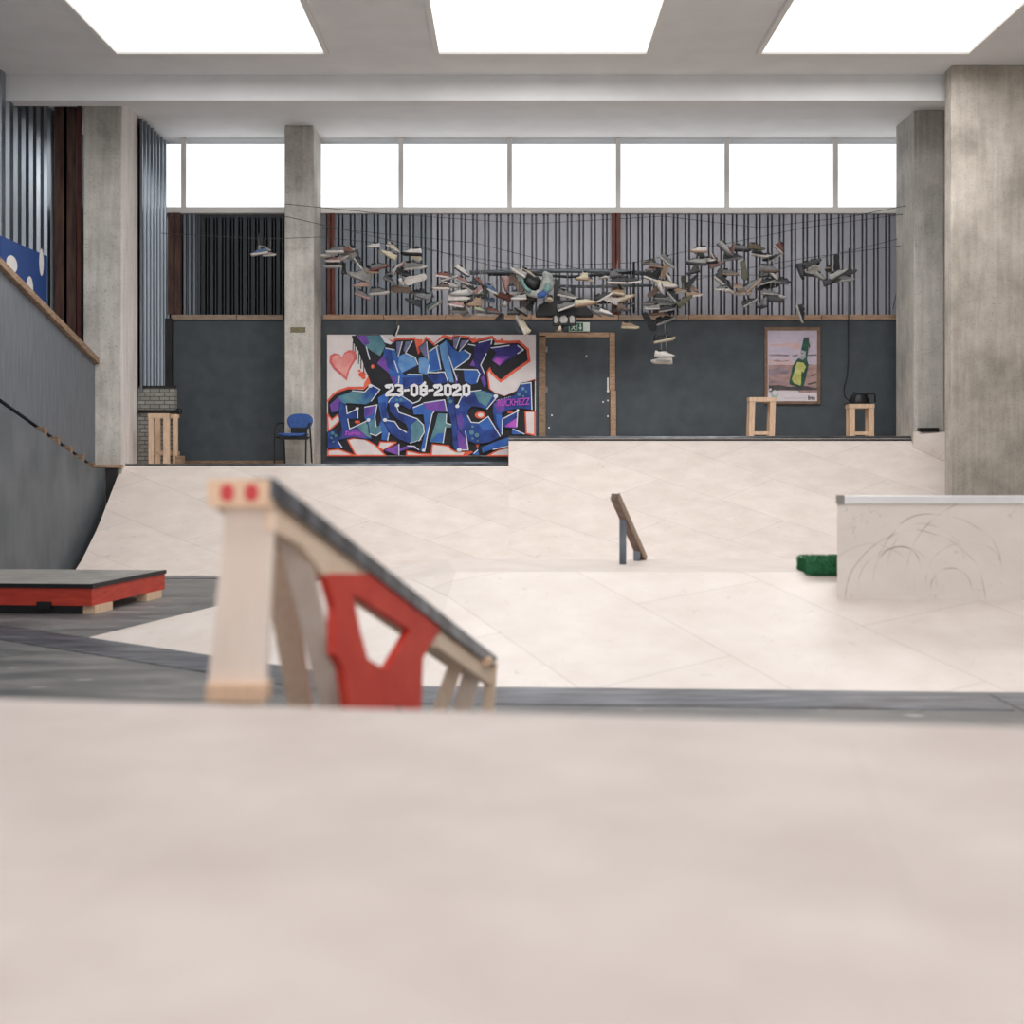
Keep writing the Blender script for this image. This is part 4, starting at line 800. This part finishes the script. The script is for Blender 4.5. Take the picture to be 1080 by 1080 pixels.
wire([(300, 228), (450, 262), (530, 283), (660, 290), (740, 291), (800, 290), (850, 276), (955, 250)], 'lower tension wire behind the hanging shoes', 21.2)
wire([(300, 215), (400, 225), (560, 236), (700, 228), (800, 240), (900, 228), (990, 210)], 'highest tension wire carrying shoe laces', 20.7)
b = MB(); b.tube([W(959, 258, 21.3), W(951, 285, 21.4), W(943, 320, 21.6), (X(941.5, 21.9), 21.9, 4.05)], .006, 5); tag(b.build('tension_wire', M['cable']), 'slack wire hanging along the right concrete pillar', 'wire')
t = empty('stage_lamp_bar', W(596, 322, 20.9), 'black stage lamp unit with three round lenses above the door', 'lamp')
Yl = 20.9
b = MB(); a = [W(565, 331, Yl), W(568, 322, Yl), W(580, 316, Yl), W(612, 317, Yl), (W(625, 329, Yl)), (W(626, 333, Yl)), W(566, 333, Yl)]; b.prism(a, [p+Vector((0, .3, 0)) for p in a]); part(b, 'hood', M['black'], t, .01)
b = MB(); b.box(X(584, Yl), X(590, Yl), Yl+.05, Yl+.15, Z(318, Yl), Z(294, Yl)); part(b, 'hanging_bracket', M['black'], t); b = MB(); b.box(X(603.5, Yl), X(607, Yl), Yl+.05, Yl+.15, Z(318, Yl), Z(301, Yl)); part(b, 'hanging_bracket', M['black'], t)
b = MB(); b.box(X(583, Yl), X(608, Yl), Yl-.05, Yl+.12, Z(343, Yl), Z(341, Yl)); b.box(X(583, Yl), X(608, Yl), Yl-.05, Yl+.12, Z(333, Yl), Z(331.6, Yl))
for px in (583, 589, 599.3, 606.5): b.box(X(px, Yl), X(px+1.4, Yl), Yl-.05, Yl+.12, Z(342, Yl), Z(332, Yl))
part(b, 'lamp_housing', M['black'], t)
for (px, rx) in ((586, 2.2), (594.5, 4.2), (603.3, 3)):
    b = MB(); c = W(px, 337, Yl-.04); r_ = 4.3/F*Yl; rxx = rx/F*Yl
    ring = [(c.x+rxx*math.cos(k*.2618), c.y, c.z+r_*math.sin(k*.2618)) for k in range(24)]; b.prism(ring, [(p[0], p[1]+.06, p[2]) for p in ring]); ln = part(b, 'lens', M['lens'], t)
# big padded ring hanging in the middle
t = empty('padded_ring', W(561, 296, 20.6), 'big torn white and teal padded ring hanging among the shoes', 'ring')
b = MB(); pts = [(547, 290), (548, 299), (552, 305), (558, 309), (565, 310.5), (572, 308), (576, 303), (578, 297), (577, 291), (573.5, 287)]
b.tube([W(px, py, 20.6) for px, py in pts], [.03, .04, .045, .05, .055, .07, .1, .11, .08, .03], 12); part(b, 'outer_roll', mat('dirty_white_padding', RGB(176, 174, 166), RGB(120, 130, 128), 9), t)
b = MB(); b.tube([W(px, py, 20.52) for px, py in [(549.5, 292), (551.5, 299), (555, 304.5), (560, 307.5)]], .028, 10); TEAL = mat('teal_fabric', RGB(98, 134, 132), RGB(120, 150, 146), 12); part(b, 'teal_patch', TEAL, t); b = MB(); b.tube([W(px, py, 20.5) for px, py in [(574, 309), (577.5, 304.5), (578, 300)]], .05, 10); part(b, 'teal_patch', TEAL, t)
b = MB(); b.tube([W(px, py, 20.46) for px, py in [(567, 312.5), (573, 310.5), (575, 308)]], .045, 10); part(b, 'blue_patch', M['bluefab'], t)
b = MB(); b.tube([W(px, py, 20.75) for px, py in [(549, 290), (556, 297), (563, 301), (571, 297)]], [.1, .13, .14, .09], 12); b.tube([W(561, 318, 20.7), W(559, 308, 20.7)], [.08, .12], 10); part(b, 'dark_filling', M['black'], t)

# ---------------------------------------------------------------- shoes
def shoe_meshes(kind):
    if kind == 'hi': h = [.06, .10, .155, .165, .15, .10, .062, .048, .040, .03]
    elif kind == 'slip': h = [.04, .05, .07, .07, .06, .062, .05, .04, .036, .03]
    else: h = [.045, .075, .09, .092, .074, .08, .056, .043, .038, .028]
    xs = [-.15, -.143, -.125, -.085, -.035, .015, .065, .108, .136, .15]; ws = [.008, .021, .032, .036, .033, .036, .046, .043, .028, .008]
    b = MB(); rings = []
    for x, w, hh in zip(xs, ws, h):
        ring = [(x, w*math.cos(a)*(1 if math.sin(a) < .3 else .92-(.25 if kind == 'hi' and hh > .1 else .12)*math.sin(a)), .018+(hh-.018)*max(0, math.sin(a))**.8) for a in [math.pi*i/10 for i in range(11)]]
        rings.append(ring+[(x, -w*.5, .016), (x, w*.5, .016)])
    b.loft(rings); up = b
    b = MB(); rings = []
    for z, k in ((0, .92), (.005, 1.02), (.018, 1.05), (.023, 1.0)):
        r_ = [(x*(1.0+.02*k), w*k) for x, w in zip(xs, ws)]; lift = lambda x: .012*max(0, (x-.08)/.07)**2
        rings.append([(x, w+.003, z+lift(x)) for x, w in r_]+[(x, -w-.003, z+lift(x)) for x, w in reversed(r_)])
    b.loft(rings); so = b
    zt_ = h[3]; b = MB(); rings = []
    for z, k in ((zt_-.03, .7), (zt_+.001, 1.0), (zt_+.004, .9)):
        rings.append([(-.082+.046*k*math.cos(a), .026*k*math.sin(a), z) for a in [2*math.pi*i/14 for i in range(14)]])
    b.loft(rings)
    for i in range(4):
        x = .005+i*.022; z = [.084, .076, .067, .06][i]*(1.15 if kind == 'hi' and i == 0 else (.86 if kind == 'slip' else 1))
        b.tube([(x, -.024, z-.006), (x+.008, 0, z+.003), (x, .024, z-.006)], .004, 5)
    return up, so, b
def meshof(mb, name):
    me = bpy.data.meshes.new(name); me.from_pydata(mb.v, [], mb.f)
    for p, s_ in zip(me.polygons, mb.sm): p.use_smooth = s_
    bm = bmesh.new(); bm.from_mesh(me); bmesh.ops.recalc_face_normals(bm, faces=bm.faces); bm.to_mesh(me); bm.free(); me.materials.append(M['white']); return me
SM = {k: [meshof(m_, n_) for m_, n_ in zip(shoe_meshes(k), ('upper', 'sole', 'lining'))] for k in ('lo', 'hi', 'slip')}
b = MB(); b.tube([(0, 0, 0), (0, 0, 1)], .0035, 5); STR = meshof(b, 'hanging_lace')
COL = {'grey': (108, 108, 108), 'white': (196, 190, 184), 'black': (30, 31, 33), 'dark': (56, 57, 59), 'red': (116, 70, 62), 'pink': (162, 128, 124), 'brown': (92, 76, 64), 'cream': (190, 180, 156),
       'tan': (150, 126, 104), 'blue': (78, 98, 130), 'olive': (80, 78, 62), 'green': (78, 94, 92), 'pale': (150, 148, 144), 'lime': (150, 158, 120)}
WORD = {'grey': 'grey', 'white': 'off-white', 'black': 'black', 'dark': 'dark grey', 'red': 'rusty red', 'pink': 'faded pink', 'brown': 'brown', 'cream': 'cream', 'tan': 'tan', 'blue': 'blue', 'olive': 'olive', 'green': 'grey-green', 'pale': 'pale grey', 'lime': 'lime'}
SMAT = {k: mat('shoe_'+k, RGB(*[max(0, c-8) for c in v]), RGB(*[min(255, c+10) for c in v]), 40, .7) for k, v in COL.items()}
SMAT['laces'] = mat('dirty_laces', RGB(150, 148, 142))
# x, y, angle (toe up +), facing (1 toe right, -1 toe left), upper, sole, view (s side, b underside, e end on), kind, scale
S = [(353,264,0,-1,'grey','white','s','lo',1),(366.5,263.5,-5,1,'red','brown','s','lo',.8),(347,269,3,-1,'pale','white','s','lo',.9),(351,274,0,-1,'pink','white','s','lo',.8),(360,272,22,1,'pale','white','s','lo',.9),(371.5,272,-30,1,'pale','grey','s','hi',1.1),(379,277,-55,1,'dark','white','s','lo',.8),(351,279.5,0,-1,'dark','pale','s','lo',1),(363,286.5,-80,1,'dark','brown','e','hi',.8),(377,267,-60,1,'dark','dark','s','lo',.4),
(379,291,20,-1,'pale','pale','s','hi',1.25),(381.5,300,-5,-1,'pink','tan','s','lo',.9),(400,281,12,1,'grey','red','s','lo',1),(393,286,0,-1,'red','tan','s','lo',.7),(383,311,-22,1,'grey','pink','s','lo',.9),(400,307.5,2,1,'grey','white','s','lo',1.1),(394,259,0,-1,'white','white','s','lo',.7),(410,268,30,-1,'cream','cream','s','lo',.9),(415,261,-30,1,'cream','white','s','lo',.8),(410,290,0,1,'pale','dark','e','lo',.8),(411,295,-25,1,'dark','grey','s','lo',.7),
(434,266,3,-1,'white','black','s','lo',1.1),(439,272,-8,1,'cream','cream','b','lo',.6),(438,280.5,3,1,'pale','white','s','lo',1.25),(420.5,281.5,50,1,'white','pink','s','lo',.9),(427,288,-20,1,'dark','dark','s','lo',1),(438.5,294,-14,-1,'dark','white','b','lo',1.2),(423,305,5,-1,'brown','brown','b','lo',1.1),(424.5,299,-60,1,'white','white','s','lo',.6),(440,308,4,-1,'dark','grey','s','lo',.8),(436,318,25,-1,'dark','dark','s','lo',.9),(446,312,15,-1,'grey','grey','s','lo',.9),
(455,311,-70,1,'green','dark','e','lo',.7),(458,321,33,1,'green','pale','s','lo',.9),(465.5,290,4,-1,'red','white','s','lo',.8),(474,292,14,1,'grey','white','s','lo',1),(488,286,-32,1,'white','dark','s','lo',.9),(465,303,0,-1,'brown','white','s','lo',.9),(477,301,-8,1,'white','pale','s','lo',.9),(489,296.5,-25,1,'pink','white','s','lo',.8),(496,304,-36,1,'dark','white','s','lo',.9),(484,309,0,-1,'white','pale','s','lo',1),(484,313.5,0,1,'white','white','s','lo',1.2),(500,298,10,-1,'dark','dark','s','lo',.7),(505.5,297,-40,1,'red','dark','s','lo',.6),(508,304,40,1,'pink','white','s','lo',1),(512,307,-70,1,'black','black','s','lo',.7),(518,305,-30,1,'blue','white','s','lo',.9),(515,316,20,-1,'blue','pale','s','lo',.7),(509,310,0,1,'lime','dark','s','lo',.5),(502,314,22,1,'dark','dark','s','lo',1),(481,321,8,-1,'pink','white','s','lo',.8),(491,321,-35,1,'dark','white','s','lo',.8),(500,320.5,0,-1,'tan','tan','s','hi',.8),(506,326.5,-10,1,'lime','grey','s','lo',.6),(483,327,0,-1,'grey','pale','s','lo',.9),(492,331.5,-70,1,'pale','pale','e','hi',.9),(510,330,0,-1,'grey','white','s','lo',1.1),(521,328,-10,1,'red','grey','s','lo',.8),(527.6,335,-80,1,'black','dark','e','lo',.9),
(533,300,-75,1,'pink','red','s','hi',.8),(530,312,22,-1,'red','red','s','lo',1),(531.6,321,-80,1,'white','pale','e','lo',.9),(542,330,0,1,'grey','dark','s','lo',.7),
(546,299,-55,1,'white','brown','b','lo',1.1),(545,307.5,-5,-1,'blue','white','s','lo',.8),(547,313.5,-2,-1,'pale','white','s','lo',.8),(554,315,80,1,'brown','grey','s','lo',.9),(561,319,65,1,'black','black','s','lo',.9),(550,328,30,-1,'pale','black','s','hi',.8),(551,342,62,-1,'cream','white','s','lo',1.2),(545.5,347,62,-1,'dark','dark','s','lo',.5),(580,315,-40,1,'brown','cream','e','lo',.9),(557,288.5,-20,1,'cream','white','s','lo',1),(547,286.5,30,-1,'pale','white','s','lo',.9),
(599,311,-13,1,'grey','white','s','lo',1.1),(598,322,20,1,'grey','white','s','lo',1.1),(617.5,319,8,1,'cream','tan','s','lo',1.15),(613.5,293.4,0,-1,'cream','tan','s','hi',.7),(621,295,-8,1,'pink','cream','s','lo',.6),(636,291.5,-40,1,'black','white','e','lo',.8),(634,327,-12,1,'grey','pale','s','lo',.9),(629,329,30,-1,'pale','grey','s','lo',.7),(593.5,341,75,1,'black','dark','s','lo',.8),(590,347.5,0,-1,'cream','tan','e','lo',.8),
(650.5,296.5,2,-1,'dark','white','s','lo',1),(666,296,4,1,'dark','white','s','lo',1.05),(650,290.5,10,1,'grey','dark','s','hi',.7),(637,312,28,1,'dark','white','s','lo',1),(650.5,308,5,-1,'tan','cream','s','lo',.9),(645.5,316,-20,1,'pale','white','b','lo',1),(661,313.5,22,1,'cream','tan','s','lo',.9),(635,318,0,1,'black','black','s','lo',.9),(656,319,-5,1,'grey','dark','s','lo',.8),(648.5,326,-80,1,'brown','brown','e','hi',.8),(657.7,326,0,1,'brown','dark','s','hi',.7),(668,321.5,0,1,'white','dark','e','lo',.6),(640,330,-15,1,'white','grey','s','lo',.8),(656,303,-60,1,'pale','dark','s','lo',.7),
(684,277,3,-1,'brown','grey','s','lo',.8),(693,280,-8,1,'grey','tan','s','lo',.8),(704.5,275.5,-38,1,'grey','pale','s','lo',1),(687,284,0,-1,'pink','grey','s','lo',.7),(695,285,70,1,'black','black','s','lo',.8),(700,286,70,1,'cream','tan','b','lo',.8),(690,293.7,-22,1,'black','white','s','lo',1.1),(703.5,300,-3,1,'cream','white','s','lo',1.1),(705.5,293.7,-50,1,'white','grey','s','lo',.7),(690,307,40,1,'pale','brown','b','lo',.9),(697.4,306,-60,1,'white','pale','s','lo',.7),(698.4,313.5,-5,1,'black','grey','s','lo',.8),(706.5,306,80,1,'red','pale','s','lo',.7),(710.6,313,-52,1,'black','pale','s','lo',1),(686,319.5,0,-1,'grey','pale','s','lo',.9),(702,319.5,2,1,'grey','pale','s','lo',1),(688,324,0,-1,'pale','white','s','lo',.8),(693,330,-8,-1,'brown','tan','s','hi',.8),(703.5,325.5,10,1,'dark','pale','s','lo',.9),(709,326,60,1,'black','black','s','lo',.7),(716,307,7,1,'tan','pale','s','lo',.9),(722,300,-80,1,'olive','olive','b','lo',.9),(722,317,42,1,'olive','olive','s','lo',1),(685,339,-58,1,'pale','black','b','lo',1.1),(702,337,20,1,'dark','pale','s','lo',1.1),(664.6,343.8,-3,1,'tan','cream','s','lo',.95),(700.7,357,10,1,'black','cream','s','lo',1.15),(701,374,-2,1,'white','pale','s','lo',1.05),(698,380,3,-1,'white','white','s','lo',1.1),
(737,263.5,0,-1,'white','tan','s','lo',.9),(740,269,-25,1,'dark','dark','s','lo',.7),(734,276,4,-1,'pale','dark','s','lo',1.1),(749.5,275,-50,1,'white','black','e','lo',1),(753,271,60,-1,'red','white','s','lo',.5),(756,278.4,20,1,'pink','pink','s','lo',.8),(731,286.5,-10,-1,'grey','dark','s','hi',.7),(729,297,60,1,'dark','dark','s','lo',.8),(730,304,-10,1,'tan','pink','s','lo',.7),(732,310.5,8,1,'tan','white','s','lo',.9),(765,262,-45,1,'pale','grey','s','lo',1),(772,263,80,1,'red','grey','s','lo',.7),(773,271,10,1,'dark','grey','s','lo',1.1),(783,262,0,1,'grey','dark','s','lo',1),(798,260.5,-5,1,'brown','olive','s','lo',.9),(801.5,268,-12,1,'dark','white','s','lo',.9),(810.6,271,0,1,'white','dark','e','lo',1),(818,271,30,1,'dark','pale','s','lo',.7),(822,263,-50,1,'red','white','s','hi',.7),(759,287,80,1,'dark','dark','s','lo',.7),(770,287.5,-3,1,'grey','tan','s','lo',.9),(784.7,285.5,-82,1,'cream','olive','b','lo',1),(765,299,-42,1,'dark','white','s','lo',1.35),(760,304,0,-1,'grey','white','s','lo',.7),(767,306,0,1,'white','white','e','lo',.7),(780,302,0,1,'pink','cream','s','lo',.7),(783,308,0,-1,'tan','white','s','lo',1),(794,300,42,1,'grey','tan','s','lo',1.1),(791,318,28,1,'dark','pale','s','lo',.9),
(811.6,284,-3,1,'grey','brown','s','lo',1.1),(807.6,290,-5,-1,'grey','dark','s','lo',.8),(817,292.7,-45,1,'white','dark','s','lo',.8),(808.6,296.7,15,1,'dark','pale','s','lo',.9),(803.5,304,3,-1,'dark','dark','s','lo',.7),(811.6,301,8,1,'black','black','s','lo',1),(824,297,5,-1,'dark','grey','s','lo',.8),(812.7,309,-5,1,'grey','pale','s','lo',.9),(816,315,-5,1,'dark','dark','s','lo',1.1),(823,312.5,-4,1,'white','pale','s','lo',.7),(803.5,322,0,1,'grey','dark','e','hi',.9),(828,295.7,-10,1,'dark','dark','s','lo',.6),
(856.5,277,25,1,'dark','dark','s','lo',1),(855.5,288,3,-1,'white','dark','s','hi',1.1),(845,286,-70,1,'dark','black','s','lo',.9),(865.6,292,-30,1,'pale','grey','s','lo',.8),(874,283.5,0,-1,'tan','olive','e','lo',.9),(882.4,277.4,-85,1,'dark','black','b','lo',.9),(885,288.6,30,1,'pale','dark','s','lo',1.1),(877,296.5,20,1,'dark','dark','s','lo',.9),(891,294,5,1,'grey','pale','s','lo',1),(895,288,25,1,'dark','dark','s','lo',.9),(845,331,-68,1,'black','pale','s','lo',1),
(273,266,-12,-1,'blue','white','s','lo',.9),(284,268,5,1,'pale','white','s','lo',.7),(279,262,-10,1,'pale','pale','s','lo',.7),(418,349,70,1,'black','white','s','lo',.6)]
def cluster(x, y):
    if x < 300: return 'trio by the middle pillar'
    if y > 337:
        return 'low hanging shoes before the boards'
    if x < 450: return "shoes above the mural's heart"
    if x < 528: return "crowded bunch above mural's date"
    if x < 583: return 'bunch around the padded ring'
    if x < 680: return 'shoes above the door'
    if x < 727: return 'tall tangle past the door'
    if x < 797: return 'bunch between tangle and poster'
    if x < 835: return 'bunch straight above the poster'
    return 'shoes nearest the right pillar'
from collections import defaultdict
cl = defaultdict(list)
for i, s_ in enumerate(S): cl[cluster(s_[0], s_[1])].append(i)
rank = {}
def ordn(n):
    return {1: 'first', 2: 'second', 3: 'third'}.get(n) or ('%d%s' % (n, {1: 'st', 2: 'nd', 3: 'rd'}.get(n % 10 if n not in (11, 12, 13) else 0, 'th')))
for k, ids in cl.items():
    for r_, i in enumerate(sorted(ids, key=lambda i: (S[i][0], S[i][1]))): rank[i] = r_+1
proto = {}
def make_shoe(kind):
    root = bpy.data.objects.new('hanging_shoe', None)
    kids = []
    for me, nm in zip(SM[kind], ('upper', 'sole', 'lining')):
        o = bpy.data.objects.new(nm, me); o.parent = root; kids.append(o)
    o = bpy.data.objects.new('hanging_lace', STR); o.parent = root; kids.append(o)
    return root, kids
for k in SM: proto[k] = make_shoe(k)
used = set()
for i, (x, y, ang, fc, up, so, vw, kd, sc) in enumerate(S):
    r0, k0 = proto[kd]
    if kd not in used: root, kids = r0, k0; used.add(kd)
    else: root = r0.copy(); kids = [o.copy() for o in k0]
    C.objects.link(root)
    Yd = 20.95+random.uniform(-.45, .25)
    root.location = W(x, y, Yd); root.scale = (1, 1, 1)
    a = math.radians(ang)*fc
    yaw = (0 if fc == 1 else math.pi)+random.uniform(-.3, .3); roll = random.uniform(-.15, .15)
    if vw == 'b': roll = (-1.25 if fc == 1 else 1.25)
    if vw == 'e': yaw = -math.pi/2+random.uniform(-.5, .5)+(.0 if random.random() < .6 else math.pi); a *= .2; roll = random.uniform(-.3, .3)
    # angle is of the drawn shoe: +ang lifts the toe on the side it faces
    R_ = Matrix.Rotation(-a, 4, 'Y') @ Matrix.Rotation(yaw, 4, 'Z') @ Matrix.Rotation(roll, 4, 'X')
    hc = Vector((0, 0, -.045*sc)); off = R_.to_3x3() @ hc
    for o, mk in zip(kids[:3], (up, so, 'black' if up not in ('black',) else 'dark')):
        C.objects.link(o); o.parent = root; o.rotation_euler = R_.to_euler(); o.location = off; o.scale = (sc*1.0, sc*1.15, sc*1.22)
        o.material_slots[0].link = 'OBJECT'; o.material_slots[0].material = SMAT[mk]
    ln = kids[3]; C.objects.link(ln); ln.parent = root; L = random.uniform(.1, .32)
    if y > 350 : L = .28
    ln.scale = (1, 1, L); ln.location = (random.uniform(-.02, .02), 0, .02); ln.material_slots[0].link = 'OBJECT'; ln.material_slots[0].material = SMAT['laces']
    kw = {'hi': 'high-top', 'lo': 'sneaker', 'slip': 'slip-on'}[kd]
    root['label'] = '%s %s, %s sole, %s from left in %s' % (WORD[up], kw, WORD[so], ordn(rank[i]), cluster(x, y))
    root['category'] = 'shoe'; root['group'] = 'old shoes hanging from overhead wires'

# ---------------------------------------------------------------- light, sky, camera
w = bpy.data.worlds.new('World'); bpy.context.scene.world = w; w.use_nodes = True
bg = w.node_tree.nodes['Background']; bg.inputs[0].default_value = (.985, .985, 1, 1); bg.inputs[1].default_value = 1.4
def area(x, y, z, sx, sy, e, rx=0, col=(.99, .985, .99)):
    l = bpy.data.lights.new('added_fill_light', 'AREA'); l.shape = 'RECTANGLE'; l.size = sx; l.size_y = sy; l.energy = e; l.color = col
    o = bpy.data.objects.new('added_fill_light', l); C.objects.link(o); o.location = (x, y, z); o.rotation_euler = (rx, 0, 0)
for y, e in ((2.2, 62), (6.9, 48), (11.6, 28), (16.2, 165)):  # lamps added under the panels, far row strongest for the back ramp
    for x in (-3.8, .4, 4.6): area(x, y, CEIL-.1, 2.6, 2.1, e*(1 if x > -2 else .7))
cam = bpy.data.cameras.new('camera'); co = bpy.data.objects.new('camera', cam); C.objects.link(co); bpy.context.scene.camera = co
co.location = (0, 0, EYE); co.rotation_euler = (math.pi/2, 0, 0)
cam.sensor_width = 36; cam.lens = 36*F/1080; cam.shift_y = -(540-HY)/1080
cam.clip_start = .05; cam.clip_end = 100
cam.dof.use_dof = True; cam.dof.focus_distance = 19.0; cam.dof.aperture_fstop = 1.25
sc = bpy.context.scene; vs = sc.view_settings
vs.view_transform = 'Standard'; vs.look = 'None'; vs.gamma = 1; vs.exposure = 0.13; vs.use_curve_mapping = False
